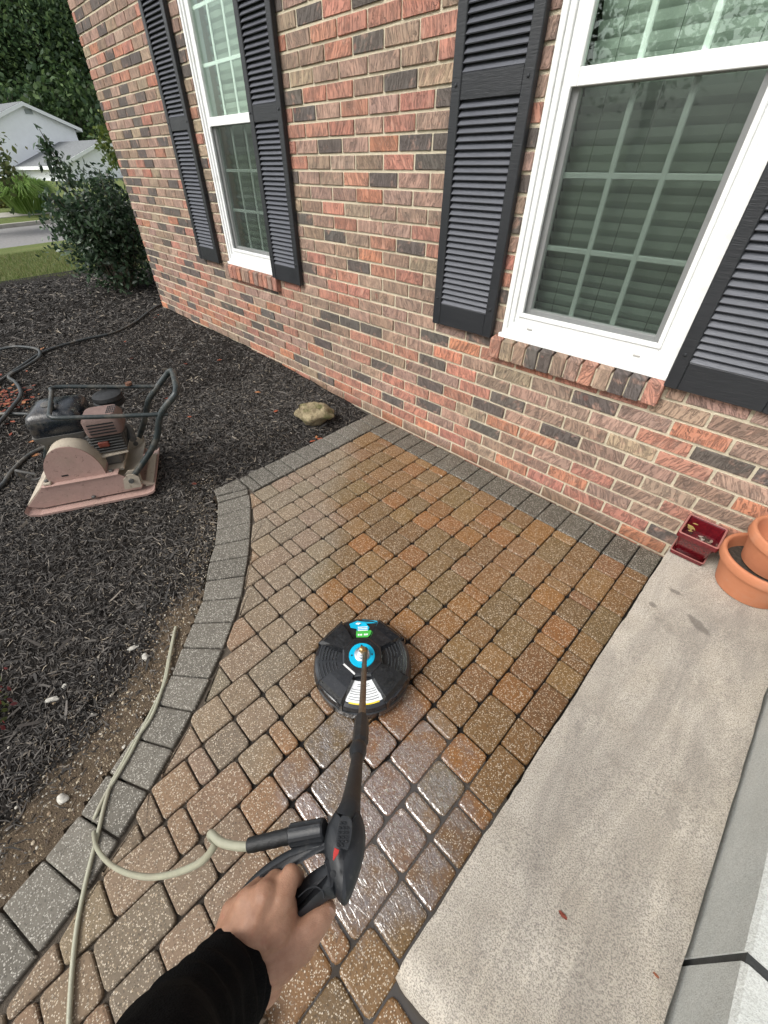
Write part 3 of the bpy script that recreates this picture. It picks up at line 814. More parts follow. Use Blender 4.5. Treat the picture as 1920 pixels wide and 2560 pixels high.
def chip_obj(name, V, C, mat):
    n = len(V); me = bpy.data.meshes.new(name)
    f = np.array([[0,1,3,2],[2,3,5,4]])[None]+np.arange(n)[:, None, None]*6
    me.vertices.add(n*6); me.vertices.foreach_set('co', V.reshape(-1).astype(np.float32))
    me.loops.add(n*8); me.loops.foreach_set('vertex_index', f.reshape(-1).astype(np.int32))
    me.polygons.add(n*2); me.polygons.foreach_set('loop_start', np.arange(0, n*8, 4).astype(np.int32)); me.polygons.foreach_set('loop_total', np.full(n*2, 4, np.int32))
    ca = me.color_attributes.new('Col', 'FLOAT_COLOR', 'CORNER'); ca.data.foreach_set('color', np.repeat(C, 8, axis=0).astype(np.float32).ravel())
    me.materials.append(mat); me.update(calc_edges=True); me.validate()
    o = bpy.data.objects.new(name, me); COL.objects.link(o); return o
def gen_m(x0, x1, y0, y1):
    def g():
        x, y = random.uniform(x0, x1), random.uniform(y0, y1); d = xout(y)-x
        if d < .012 or x < lawn_edge(y)+random.gauss(0, .07) or (y > -.004 and x > XL-.004): return None
        s = (1-sst(.02, .34, d))*sst(-1.45, -1.75, y)
        if random.random() < s*.93+(.3 if d < .03 else 0): return None
        return x, y
    return g
def mcol(x, y):
    r_ = random.random()
    if r_ < .46: k = random.uniform(.024, .068); c = (k, k*.92, k*.84)
    elif r_ < .90: k = random.uniform(.065, .15); c = (k, k*.90, k*.80)
    elif r_ < .985: k = random.uniform(.13, .26); c = (k, k*.86, k*.70)
    else: c = (.34, .29, .22)
    return (*c, 1)
parts = [chips(52000, gen_m(-3.0, -.62, -2.6, -.02), mcol, .010, .034, .0016, .0046), chips(38000, gen_m(-5.4, -2.2, -2.9, -.01), mcol, .014, .040, .0025, .0065),
         chips(12000, gen_m(-8.4, -5.2, -3.2, .9), mcol, .03, .07, .005, .012), chips(16000, gen_m(-5.4, -.7, -3.6, -2.55), mcol, .014, .04, .0025, .0065), chips(420, gen_m(-3.0, -.8, -2.6, -.05), mcol, .04, .07, .006, .011, .008)]
tag(chip_obj('mulch_chips', np.concatenate([p[0] for p in parts]), np.concatenate([p[1] for p in parts]), M['chips']), kind='stuff')
# grit on the bare strip beside the border
def stone_mb(p, r, seed, sq=(1, 1, .7), sub=1, rough=.3):
    bm = bmesh.new(); bmesh.ops.create_icosphere(bm, subdivisions=sub, radius=1)
    k = MB(); 
    for v in bm.verts:
        f = 1+rough*noise.noise(Vector(v.co)*1.3+Vector((seed*3.1, seed, 0)))
        k.v.append((p[0]+v.co.x*r*sq[0]*f, p[1]+v.co.y*r*sq[1]*f, p[2]+v.co.z*r*sq[2]*f))
    k.f = [tuple(v.index for v in f.verts) for f in bm.faces]; bm.free(); return k
grit = MB(); cnt = 0
while cnt < 4200:
    y = random.uniform(-2.6, -1.15); d = abs(random.gauss(0, .16))+.01; x = xout(y)-d
    if d > .5: continue
    k = stone_mb((x, y, gz(x, y)+.001), random.choice((.0022, .003, .003, .0045, .006)), cnt, sub=1) if cnt % 12 == 0 else None
    c = random.choice(((.45, .38, .28), (.28, .21, .14), (.60, .56, .48), (.16, .12, .09), (.38, .30, .2)))
    if k is None:
        r_ = random.uniform(.0015, .0042); z = gz(x, y); k = MB(); k.v = [(x-r_, y, z), (x, y-r_, z), (x+r_, y, z), (x, y+r_, z), (x, y, z+r_)]; k.f = [(0,1,4),(1,2,4),(2,3,4),(3,0,4)]
    grit.add(k.v, k.f, (*c, 1)); cnt += 1
tag(part('grit', grit, M['pebble'], None, fix=False), kind='stuff')
PEB = [((365, 1645), .022, (1, .7, .6), 'white knobbly pebble on the bare soil beside the looped hose'), ((132, 1752), .024, (1.3, .5, .45), 'long pale flat chip of stone on the dark mulch'),
       ((160, 1998), .022, (.8, 1, .75), 'white angular stone on sandy soil left of the grey border'), ((165, 1718), .014, (1, .8, .6), 'small pale stone on mulch above the long flat chip'),
       ((335, 1625), .020, (1.4, .55, .5), 'slim grey stone beside the white knobbly pebble')]
for i, (q, r_, sq, lab) in enumerate(PEB):
    p = G(*q, -.01); p.z = gz(p.x, p.y)+r_*.12; r_ *= .72
    o = part('pebble', stone_mb((0, 0, 0), r_, i+11, sq, 3, .45), plain('pale_stone', (.46, .44, .39), .9, nz=.25, nscale=60, bump=.4), None, True, 60, loc=p); o.rotation_euler = (0, 0, i*1.1)
    tag(o, lab, 'pebble', 'loose pale stones beside the patio')
# boulder by the wall
p = G(795, 1062, 0); rk = stone_mb((0, 0, 0), .118, 4, (1.12, .82, .62), 4, .35); rk.v = [(a, b, min(c, .048+.12*a+.02*nz2(a*30, b*30))+.014*nz2(a*28, b*28, c*28)+.006*nz2(a*70, b*70, c*70)) for a, b, c in rk.v]
t = NT('boulder'); q = t.pos(); c = t.mix(t.ramp(t.noise(q, 22, 6, .7), [(.35, 0), (.65, 1)]), (.13, .10, .055), (.40, .33, .20)); c = t.mix(t.ramp(t.noise(q, 12, 4), [(.52, 0), (.64, .7)]), c, (.09, .10, .025))
t.set(Base_Color=c, Roughness=.95, Normal=t.bump(t.noise(q, 70, 6, .75), 1., .012)); M['boulder'] = t.m
o = part('boulder', rk, M['boulder'], None, True, 60, loc=(-2.065, -.335, .05)); o.rotation_euler = (0, 0, .65); tag(o, 'mossy tan boulder on mulch beside the brick wall and patio corner', 'rock')
# red leaf litter
lf = MB()
def leaf(mb_, p, s, a, col, curl=.3):
    ca, sa = math.cos(a), math.sin(a); vs = []
    for u, v, h in ((-1, 0, 0), (-.2, .5, .25), (.55, .33, .15), (1, 0, .3), (.55, -.33, .2), (-.2, -.5, .3)):
        vs.append((p[0]+s*(ca*u-sa*v), p[1]+s*(sa*u+ca*v), p[2]+s*h*curl))
    mb_.add(vs, [(0,1,4,5) if 0 else (0,1,2,4,5), (2,3,4)], col)
RED = [(.22, .045, .022, 1), (.30, .075, .035, 1), (.15, .035, .02, 1), (.36, .16, .07, 1)]
for i in range(170):
    x, y = random.gauss(-3.95, .20), random.gauss(-1.86, .10)
    leaf(lf, (x, y, gz(x, y)+random.uniform(.004, .03)), random.uniform(.012, .03), random.uniform(0, 6.3), random.choice(RED), random.uniform(-.3, .9)) 
for q in [(22, 1067), (100, 1135), (95, 1145), (85, 1110), (60, 1020), (85, 1000), (30, 1090), (330, 903), (315, 860), (475, 1045), (780, 1095), (790, 1085), (800, 1090), (485, 1210), (420, 1000), (645, 985), (690, 1030), (390, 805), (400, 800), (550, 905), (465, 915), (110, 880)]:
    p = G(q[0], q[1], 0); leaf(lf, (p.x, p.y, gz(p.x, p.y)+.006), random.uniform(.016, .03), random.uniform(0, 6.3), random.choice(RED), random.uniform(.2, .9))
tag(part('leaf_litter', lf, M['chips'], None, fix=False), kind='stuff')
def one_leaf(pts, p, s, col, lab):
    k = MB(); vs = [(0, 0, .12*s)]+[(s*a, s*b, s*.1*((i % 2)*2.2)) for i, (a, b) in enumerate(pts)]; nn = len(pts)
    k.add(vs, [(0, i+1, (i+1) % nn+1) for i in range(nn)], (*col, 1)); o = part('fallen_leaf', k, M['chips'], None, loc=p); tag(o, lab, 'leaf', 'fallen leaf scraps')
star = [(math.cos(i*PI/5)*(1 if i % 2 == 0 else .38), math.sin(i*PI/5)*(1 if i % 2 == 0 else .38)) for i in range(10)]
oval = [(math.cos(i*PI/4), .42*math.sin(i*PI/4)) for i in range(8)]
pz = AT(1880, 2098, 1); d_ = ray(1880, 2098); tt = (.400)/d_[0]; pp = Vector(d_*tt)+Vector((0, -D, HC))
one_leaf([(a, b) for a, b in star], Vector((.4135, pp.y+.02, .3395)), .010, (.30, .09, .035), 'tiny star-shaped rust leaf on the edge of the porch')
p = G(1407, 2288, .1415); one_leaf(oval, p, .010, (.22, .05, .03), 'small dark red leaf scrap in the middle of the stone step')
p = G(1640, 2438, .1415); one_leaf(oval, p, .006, (.30, .10, .05), 'tiny red leaf scrap near the right edge of the stone step')
# ---------------------------------------------------------------- pots on the step
def glaze():
    t = NT('red_glaze'); p = t.pos(); c = t.mix(t.ramp(t.noise(p, 90, 4), [(.35, 0), (.75, 1)]), (.075, .004, .008), (.14, .008, .012))
    t.set(Base_Color=c, Roughness=.16, Specular_IOR_Level=.6, Coat_Weight=.5); return t.m
M['glaze'] = glaze(); M['rimglaze'] = plain('worn_glaze_edge', (.36, .15, .13), .3)
def terra():
    t = NT('terracotta'); p = t.pos(); c = t.mix(t.noise(p, 12, 5, .7), (.42, .155, .075), (.54, .23, .125))
    c = t.mix(t.ramp(t.noise(p, 6, 5, .7), [(.55, 0), (.75, .45)]), c, (.40, .24, .17))
    t.set(Base_Color=c, Roughness=.75, Specular_IOR_Level=.25, Normal=t.bump(t.noise(p, 200, 3), .25, .002)); return t.m
M['terra'] = terra(); M['soil'] = plain('dry_soil', (.05, .04, .03), .95, nz=.6, nscale=90, bump=1, bscale=90)
ZP = ZS+.002
red = thing('square_pot', 'small square dark red glazed pot on its saucer against the brick', 'pot', (.063, -.088, ZP))
def sq(k, c, h, z, r_=.008):
    b = rounded([(c[0]-h[0], c[1]-h[1]), (c[0]+h[0], c[1]-h[1]), (c[0]+h[0], c[1]+h[1]), (c[0]-h[0], c[1]+h[1])], r_, 3); i = len(k.v); k.v += [(a[0], a[1], z) for a in b]; return i, len(b)
def rings(k, L, cap0=True, cap1=True):
    n = L[0][1]
    for a, b in zip(L, L[1:]): k.f += [(a[0]+i, a[0]+(i+1)%n, b[0]+(i+1)%n, b[0]+i) for i in range(n)]
    if cap0: k.f.append(tuple(L[0][0]+i for i in range(n))[::-1])
    if cap1: k.f.append(tuple(L[-1][0]+i for i in range(n)))
c = (.063, -.086)
k = MB(); rings(k, [sq(k, c, (.050, .058), ZP), sq(k, c, (.0555, .066), ZP+.004), sq(k, c, (.057, .067), ZP+.020), sq(k, c, (.0535, .0635), ZP+.020), sq(k, c, (.050, .060), ZP+.010)]); part('saucer', k, M['glaze'], red, True, 40)
k = MB(); z0 = ZP+.0105
rings(k, [sq(k, c, (.044, .050), z0), sq(k, c, (.0465, .0525), z0+.003), sq(k, c, (.060, .066), z0+.082), sq(k, c, (.0665, .0745), z0+.084), sq(k, c, (.0675, .0755), z0+.100), sq(k, c, (.0665, .0745), z0+.1035),
          sq(k, c, (.058, .066), z0+.1035), sq(k, c, (.056, .064), z0+.098), sq(k, c, (.052, .058), z0+.055), sq(k, c, (.050, .056), z0+.05)]); part('pot_body', k, M['glaze'], red, True, 40)
k = MB(); rings(k, [sq(k, c, (.0655, .0735), z0+.1036), sq(k, c, (.0645, .0725), z0+.1048), sq(k, c, (.0600, .0680), z0+.1048), sq(k, c, (.0590, .0670), z0+.1036)], False, False); part('rim_edge', k, M['rimglaze'], red, True, 60)
k = MB(); rings(k, [sq(k, c, (.0585, .0685), ZP+.0195), sq(k, c, (.0578, .0678), ZP+.0212), sq(k, c, (.0545, .0645), ZP+.0212), sq(k, c, (.0535, .0635), ZP+.0195)], False, False); part('rim_edge', k, M['rimglaze'], red, True, 60)
k = MB()
for i in range(26): leaf(k, (c[0]+random.uniform(-.03, .04), c[1]+random.uniform(-.05, .02), z0+.057+random.uniform(0, .012)), random.uniform(.006, .014), random.uniform(0, 6), random.choice(((.10, .07, .05, 1), (.26, .2, .15, 1), (.06, .04, .03, 1), (.34, .29, .25, 1))), random.uniform(.5, 1.5))
for i in range(9): leaf(k, (c[0]-.040+random.gauss(0, .006), c[1]+.005+random.gauss(0, .010), z0+.075+random.uniform(0, .025)), .010, random.uniform(0, 6), (.40, .30, .10, 1), random.uniform(.8, 2))
part('dead_plant', k, M['chips'], red, fix=False)
def pot(c, zb, rb, rr, h, rim_h, th=.009):
    return [(rb*.9, zb), (rb, zb+.003), (rr-.012, zb+h-rim_h), (rr-.003, zb+h-rim_h+.001), (rr-.001, zb+h-rim_h+.006), (rr, zb+h-.006), (rr-.003, zb+h-.001), (rr-.007, zb+h), (rr-.012, zb+h-.001), (rr-.0155, zb+h-.006), (rr-.019, zb+h-rim_h), (rb-th, zb+.02), (rb-th-.01, zb+.014)]
pA = thing('terracotta_pot', 'lower terracotta pot holding soil and a second pot, on the stone step', 'pot', (.262, -.138, ZP), 'nested terracotta pots')
k = MB(); k.lathe(pot(None, 0, .098, .136, .150, .038), (.262, -.138, ZP), 56); part('pot_body', k, M['terra'], pA, True, 50)
k = MB(); k.lathe([(.117, .098), (.08, .103), (.03, .101), (.002, .102)], (.262, -.138, ZP), 40, False); part('soil', k, M['soil'], pA, True)
pB = thing('terracotta_pot', 'empty terracotta pot standing tilted inside the larger one', 'pot', (.268, -.122, ZP+.104), 'nested terracotta pots')
k = MB(); k.lathe(pot(None, 0, .078, .118, .140, .038), (.266, -.120, ZP+.108), 56, axis=(.09, .01, 1)); part('pot_body', k, M['terra'], pB, True, 50)

# ---------------------------------------------------------------- plate compactor on the mulch
CO = Vector((-2.286, -1.986, .016)); CL = Vector((.436, .9, 0)).normalized(); CW = Vector((-CL.y, CL.x, 0))
def CX_(x, y, z): return CO+CL*x+CW*y+Vector((0, 0, z))
def rusty(name, col, rust, rough=.6, amt=.55, metal=0):
    t = NT(name); p = t.pos(); c = t.mix(t.ramp(t.noise(p, 26, 6, .7), [(.35, 0), (.8, .6)]), col, [v*.68 for v in col])
    c = t.mix(t.ramp(t.noise(p, 48, 5, .75), [(.60, 0), (.66, amt)]), c, rust)
    c = t.mix(t.ramp(t.noise(p, 7, 5, .7), [(.5, 0), (.8, .5)]), c, (.30, .25, .19))
    t.set(Base_Color=c, Roughness=t.ramp(t.noise(p, 30, 4), [(.3, rough-.1), (.7, rough+.15)]), Metallic=metal, Normal=t.bump(t.noise(p, 90, 5, .7), .35, .003)); return t.m
M['cpaint'] = rusty('faded_pink_paint', (.42, .275, .235), (.06, .03, .024), .6, .75)
M['cream'] = rusty('dusty_cream_paint', (.46, .40, .315), (.10, .055, .035), .75)
M['bar'] = rusty('dark_green_tube', (.022, .031, .032), (.13, .07, .045), .4, .30)
M['tank'] = rusty('black_tank', (.010, .014, .020), (.09, .085, .075), .22, .35)
M['grime'] = rusty('grimy_metal', (.085, .083, .078), (.05, .03, .02), .6, .5)
M['shroud'] = rusty('worn_shroud', (.19, .125, .108), (.05, .035, .03), .55, .6)
M['rubber'] = plain('black_rubber', (.012, .013, .014), .55, nz=.4, nscale=60, bump=.3)
cp = thing('plate_compactor', 'worn pink and black plate compactor with tubular handle parked on mulch', 'compactor', CX_(.29, .21, 0))
def cpart(name, k, mat, smooth=False, angle=35): k.xf = None; return part(name, k, M[mat] if isinstance(mat, str) else mat, cp, smooth, angle)
K = lambda: MB(CX_)
k = K(); prof_ = [(-.004, .034), (.006, .014), (.05, 0), (.55, 0), (.585, .008), (.60, .022)]; n = len(prof_)      # base plate, lip turned up at both ends
vs = [(x, y, z+dz) for dz in (0, .012) for y in (0, .425) for x, z in prof_]
fs = []
for d0 in (0, 2*n): fs += [(d0+i, d0+i+1, d0+n+i+1, d0+n+i) for i in range(n-1)]
for y in (0, n): fs += [(y+i, y+i+1, y+2*n+i+1, y+2*n+i) for i in range(n-1)]
fs += [(0, n, 3*n, 2*n), (n-1, 2*n-1, 4*n-1, 3*n-1)]; k.add(vs, fs); cpart('base_plate', k, 'cpaint')
k = K()                                           # front skirt with folded top flange
sk = [(.002, .045), (.065, .022), (.53, .026), (.545, .048), (.455, .138), (.105, .140)]
k.prism([CX_(0, 0, 0)*0+Vector((x, .040, z)) for x, z in sk], (0, .006, 0)); k.add([(.105, .034, .1405), (.455, .034, .1385), (.455, .090, .1385), (.105, .090, .1405), (.105, .034, .1445), (.455, .034, .1425), (.455, .090, .1425), (.105, .090, .1445)], [(3,2,1,0),(4,5,6,7),(0,1,5,4),(1,2,6,5),(2,3,7,6),(3,0,4,7)])
cpart('front_skirt', k, 'cpaint')
k = K(); k.prism([Vector((x, .39, z)) for x, z in sk], (0, .006, 0)); cpart('rear_skirt', k, 'cpaint')
k = K(); k.prism([Vector((.105, y, z)) for y, z in ((.047, .030), (.389, .030), (.389, .135), (.047, .135))], (.006, 0, 0)); k.prism([Vector((x, .046, z)) for x, z in ((.012, .048), (.0, .052), (.098, .140), (.105, .136))], (0, .345, 0)); cpart('nose_panel', k, 'cream')
k = K(); vs = []                                  # dished engine bed rising to the back
for i in range(9):
    for j in range(7):
        x = .36+.20*i/8; y = .05+.335*j/6; vs.append((x, y, .120-.055*math.sin(PI*i/8)*(.55+.45*math.sin(PI*j/6))+.012*(i/8)))
fs = [(i*7+j, (i+1)*7+j, (i+1)*7+j+1, i*7+j+1) for i in range(8) for j in range(6)]; k.add(vs, fs); cpart('bed', k, 'cream', True, 60)
k = K(); k.box(.13, .47, .11, .385, .118, .132); cpart('mount_plate', k, 'cream')
k = K(); arc = [(.268+.128*math.cos(PI*t/20), .165+.165*math.sin(PI*t/20)) for t in range(21)]; arc = [(.396, .143)]+arc+[(.140, .143)]     # half-round belt cover
k.prism([Vector((x, .062, z)) for x, z in arc], (0, .105, 0)); bc = cpart('belt_cover', k, 'cpaint', True, 40)
k = K(); arc2 = [(.268+.1295*math.cos(PI*t/20), .165+.1665*math.sin(PI*t/20)) for t in range(21)]
vs = [(x, y, z) for y in (.066, .1675) for x, z in arc2]; k.add(vs, [(i, i+1, 22+i, 21+i) for i in range(20)]); k.xf = None; part('cover_band', k, M['cream'], bc, True, 40)
k = K(); k.box(.205, .235, .0605, .0622, .170, .178); k.xf = None; part('slot', k, M['rubber'], bc)
k = K(); k.bbox(.115, .150, .045, .085, .145, .158, .003); cpart('tab', k, 'cream')
for x, y, z in ((.13, .065, .157), (.42, .075, .143), (.30, .036, .030)):
    k = K(); ax = (0, 0, 1); k.lathe([(.011, 0), (.011, .008), (.005, .011)], (x, y, z), 6); cpart('bolt', k, 'grime')
# engine
k = K(); k.bbox(.19, .47, .15, .33, .132, .205, .012); k.bbox(.25, .47, .16, .32, .205, .33, .02); cpart('engine_block', k, 'grime')
for i in range(7):
    k = K(); k.bbox(.36+.0*i, .52, .135, .27, .222+i*.016, .229+i*.016, .002); cpart('cooling_fin', k, 'grime')
k = K()                                           # fuel tank
def rr_(k, x0, x1, y0, y1, z, r_): 
    b = rounded([(x0, y0), (x1, y0), (x1, y1), (x0, y1)], r_, 4); i = len(k.v); k.v += [tuple(CX_(a[0], a[1], z)) for a in b]; return i, len(b)
rings(k, [rr_(k, .150, .345, .17, .375, .335, .02), rr_(k, .132, .365, .155, .39, .350, .026), rr_(k, .130, .366, .155, .39, .425, .028), rr_(k, .142, .356, .165, .380, .450, .028), rr_(k, .172, .32, .20, .345, .466, .03)])
tk = cpart('fuel_tank', k, 'tank', True, 50)
k = MB(CX_); k.lathe([(.030, 0), (.030, .010), (.024, .014), (.010, .015)], (.225, .265, .460), 20); k.xf = None; part('filler_cap', k, M['grime'], tk, True)
k = K(); rings(k, [rr_(k, .15, .35, .165, .38, .300, .02), rr_(k, .132, .365, .152, .392, .325, .025), rr_(k, .126, .371, .148, .396, .349, .028), rr_(k, .134, .363, .156, .388, .349, .028)]); cpart('tank_tray', k, 'grime', True, 40)
k = K(); rings(k, [rr_(k, .375, .535, .12, .245, .325, .02), rr_(k, .370, .545, .115, .25, .345, .03), rr_(k, .370, .545, .115, .25, .405, .03), rr_(k, .385, .530, .128, .24, .430, .03)]); sh = cpart('muffler_shroud', k, 'shroud', True, 50)
for i in range(5):
    for j in range(4):
        k = MB(CX_); k.box(.490+i*.0085, .4945+i*.0085, .145+j*.021, .160+j*.021, .4285, .4318); k.xf = None; part('vent_slot', k, M['rubber'], sh)
for i in range(4): k = MB(CX_); k.box(.395, .515, .1135, .1152, .340+i*.016, .347+i*.016); k.xf = None; part('vent_slot', k, M['rubber'], sh)
k = K(); k.lathe([(.060, 0), (.072, .008), (.074, .030), (.066, .034), (.066, .040), (.074, .044), (.070, .062), (.045, .070), (.01, .072)], (.475, .335, .385), 28); cpart('air_cleaner', k, 'rubber', True, 40)
k = K(); k.tube([(.44, .31, .30), (.44, .31, .39)], .028, 12); k.tube([(.50, .30, .29), (.53, .27, .26), (.545, .2, .235)], .018, 10); cpart('intake_pipe', k, 'grime', True)
k = K(); k.bbox(.40, .45, .128, .150, .255, .285, .004); cpart('recoil_part', k, plain('red_engine_paint', (.16, .035, .02), .6, nz=.5))
k = K(); k.prism([Vector((x, y, .205)) for x, y in ((.36, .11), (.52, .13), (.50, .20), (.40, .24))], (0, 0, .006)); cpart('gusset_plate', k, 'cream')
# tubular guard and handle
def bend(pts, n=5): return bez(pts, n)
k = K(); fr_ = [(.785, .05, .420), (.55, .05, .452), (.335, .05, .484), (.305, .055, .489), (.289, .075, .492), (.245, .33, .500), (.232, .365, .502), (.250, .385, .500), (.29, .39, .495), (.50, .385, .462), (.72, .38, .430)]
k.tube(fr_, .0105, 10); cpart('guard_bar', k, 'bar', True, 60)
k = K(); k.tube(bez([(.268, .195, .492), (.24, .22, .42), (.150, .30, .30), (.085, .345, .20), (.045, .36, .13)], 4), .012, 10); cpart('guard_leg', k, 'bar', True, 60)
k = K(); k.tube(bez([(.500, .05, .085), (.533, .05, .121), (.644, .05, .235), (.700, .05, .315), (.735, .05, .400), (.775, .05, .452), (.838, .05, .508), (.850, .075, .522), (.850, .12, .528), (.825, .32, .518), (.805, .365, .508), (.772, .38, .478), (.69, .38, .402), (.645, .38, .352), (.595, .38, .255), (.530, .38, .150), (.500, .38, .118)], 5), .0155, 12); cpart('handle', k, 'bar', True, 60)
k = K(); k.tube([(.585, .38, .462), (.585, .38, .475)], .017, 10); cpart('clamp', k, plain('rust', (.13, .06, .035), .9, nz=.4))
for y in (.05, .38):
    z = .095 if y < .1 else .125
    k = K(); 
    for dy in (-.022, .018): k.prism([Vector((x, y+dy, zz)) for x, zz in ((.455, z-.05), (.54, z-.05), (.545, z+.012), (.525, z+.034), (.495, z+.036), (.470, z+.012))], (0, .005, 0))
    cpart('bracket', k, 'cream')
    k = K(); p0, p1 = CX_(.505, y-.034, z), CX_(.505, y+.034, z); k.xf = None; k.tube([p0, p1], .013, 6); part('bolt', k, M['grime'], cp)
k = K(); k.tube(bez([(.035, .20, .130), (-.03, .215, .155), (-.055, .235, .150), (-.06, .255, .10), (-.035, .27, .055), (.02, .275, .06)], 4), .007, 8); cpart('lift_handle', k, 'grime', True, 60)
k = K(); k.tube(bez([(.46, .37, .47), (.52, .36, .40), (.58, .37, .40), (.69, .375, .44)], 6), .0022, 6); cpart('throttle_cable', k, 'rubber', True)
k = K(); k.box(.55, .59, .06, .36, .02, .035); k.prism([Vector((x, .055, z)) for x, z in ((.50, .05), (.60, .022), (.60, .03), (.51, .075))], (0, .012, 0)); cpart('rear_stiffener', k, 'cream')

# ---------------------------------------------------------------- hoses
def gpath(pts, z=.02): return [Vector((a, b, gz(a, b)+z)) for a, b in pts]
M['dark_hose'] = rusty('dark_garden_hose', (.030, .036, .037), (.10, .09, .075), .5, .35)
hs1 = [(-5.40,.14),(-5.37,-.02),(-5.22,-.22),(-5.09,-.406),(-4.90,-.70),(-4.885,-.971),(-4.857,-1.21),(-4.786,-1.378),(-4.593,-1.574),(-4.339,-1.777),(-4.2,-1.95),(-4.3,-2.3)]
k = MB(); k.tube(bez(gpath(hs1), 6), .0125, 10); tag(part('garden_hose', k, M['dark_hose'], None, True, 60), 'dark hose running from the house corner across the far mulch', 'hose', 'dark hoses on the mulch')
hs2 = [(-5.3,-1.9),(-5.17,-1.66),(-5.12,-1.53),(-5.0,-1.43),(-4.84,-1.383),(-4.66,-1.42),(-4.50,-1.545),(-4.38,-1.70),(-4.20,-1.69),(-4.02,-1.69),(-3.86,-1.715),(-3.70,-1.79),(-3.46,-1.93),(-3.25,-2.12)]
k = MB(); k.tube(bez(gpath(hs2, .034), 6), .0135, 10); tag(part('garden_hose', k, M['dark_hose'], None, True, 60), 'dark hose looping beside the red leaves left of the compactor', 'hose', 'dark hoses on the mulch')
hs3 = [(-2.60,-2.20),(-2.69,-2.045),(-2.82,-1.97),(-2.92,-1.87),(-2.955,-1.78),(-2.95,-1.68),(-3.02,-1.60),(-3.25,-1.66),(-3.5,-1.72),(-3.75,-1.95)]
k = MB(); k.tube(bez(gpath(hs3, .016), 6), .0125, 10); tag(part('garden_hose', k, M['dark_hose'], None, True, 60), 'short stretch of dark hose curving just left of the compactor', 'hose', 'dark hoses on the mulch')
M['hose'] = rusty('olive_beige_hose', (.36, .355, .265), (.17, .15, .10), .42, .25)
def hz_(a, b, z): p = G(a/2.087, 1500+b/2.087, z); return p
HOSE_END = AT(610, 2110, .50)
A_ = [hz_(a, b, .006) for a, b in [(915,145),(890,280),(860,430),(800,560),(740,680),(680,800),(610,920),(560,1000),(500,1120)]]
loop = [AT(a/2.087, 1500+b/2.087, d_) for a, b, d_ in [(488,1180,1.16),(500,1280,1.05),(560,1365,.95),(650,1420,.86),(760,1445,.78),(860,1438,.72),(960,1410,.66),(1050,1365,.61),(1105,1305,.58),(1122,1262,.565),(1100,1232,.555),(1105,1222,.545),(1150,1262,.533),(1220,1282,.521)]]
k = MB(); k.tube(bez(A_+loop+[AT(623, 2117, .511)], 6), .0052, 10)
B_ = [hz_(a, b, .006) for a, b in [(918,140),(905,190),(880,310),(850,450),(790,610),(700,740),(640,850),(580,960),(545,1070),(520,1180),(490,1300),(455,1440),(420,1600),(395,1750),(375,1950),(360,2200),(350,2500)]]
turn = [A_[0], A_[0]+Vector((-.06,.035,.004)), A_[0]+Vector((-.085,.055,.002)), B_[0]+Vector((-.055,.055,.003)), B_[0]]
k.tube(bez(B_, 6), .0055, 10)
tag(part('pressure_hose', k, M['hose'], None, True, 60), 'pale olive pressure hose looping from the spray gun over the grey border', 'hose')

# ---------------------------------------------------------------- surface cleaner with lance and trigger gun
def blackp():
    t = NT('black_plastic'); p = t.pos()
    c = t.mix(t.ramp(t.noise(p, 45, 5, .7), [(.5, 0), (.8, .6)]), (.010, .011, .013), (.035, .036, .038))
    t.set(Base_Color=c, Roughness=t.ramp(t.noise(p, 60, 5, .7), [(.35, .08), (.65, .28)]), Specular_IOR_Level=.8, Normal=t.bump(t.noise(p, 130, 3), .12, .002)); return t.m
M['deck'] = blackp()
def gunp():
    t = NT('dusty_black_plastic'); p = t.pos()
    c = t.mix(t.ramp(t.noise(p, 70, 6, .75), [(.55, 0), (.75, .55)]), (.016, .018, .021), (.10, .095, .085))
    t.set(Base_Color=c, Roughness=.46, Specular_IOR_Level=.5, Normal=t.bump(t.noise(p, 320, 3), .15, .001)); return t.m
M['gun'] = gunp()
M['cyan'] = plain('cyan_print', (.0, .40, .62), .3); M['label_white'] = plain('label_white', (.80, .82, .82), .3); M['green'] = plain('green_print', (.06, .42, .06), .35); M['yellow'] = plain('yellow_print', (.75, .55, .03), .4)
M['ink'] = plain('ink', (.20, .21, .22), .5); M['chrome'] = plain('galvanised', (.62, .63, .64), .28, 1, nz=.25, nscale=80); M['steel'] = plain('stained_steel', (.30, .255, .215), .38, .9, nz=.4, nscale=70); M['brass'] = plain('brass', (.42, .29, .13), .35, .9, nz=.3, nscale=80)
M['redlock'] = plain('red_lock', (.52, .035, .03), .45)
HUB = G(905, 1640, .10); AZ = math.atan2(HUB.y+D, HUB.x)-PI/2
ca, sa = math.cos(AZ), math.sin(AZ)
def DK(x, y, z): x *= 1.06; y *= 1.06; return Vector((HUB.x+ca*x-sa*y, HUB.y+sa*x+ca*y, z))
sf = thing('surface_cleaner', 'round black pressure washer surface cleaner with lance and trigger gun on wet pavers', 'surface cleaner', (HUB.x, HUB.y, 0))
def dpart(name, k, mat, parent=sf, smooth=False, angle=35): k.xf = None; return part(name, k, M[mat], parent, smooth, angle)
k = MB(DK); k.lathe([(.150, .010), (.157, .012), (.1585, .030), (.1585, .046), (.155, .050), (.155, .054), (.1565, .058), (.152, .072), (.143, .079), (.130, .081), (.05, .082), (.0, .082)], (0, 0, 0), 64, False); dk_ = dpart('deck', k, 'deck', sf, True, 28)
k = MB(DK); k.lathe([(.140, .002), (.1505, .002), (.1505, .014), (.140, .014)], (0, 0, 0), 56, False); dpart('skirt_brush', k, 'rubber', sf, True)
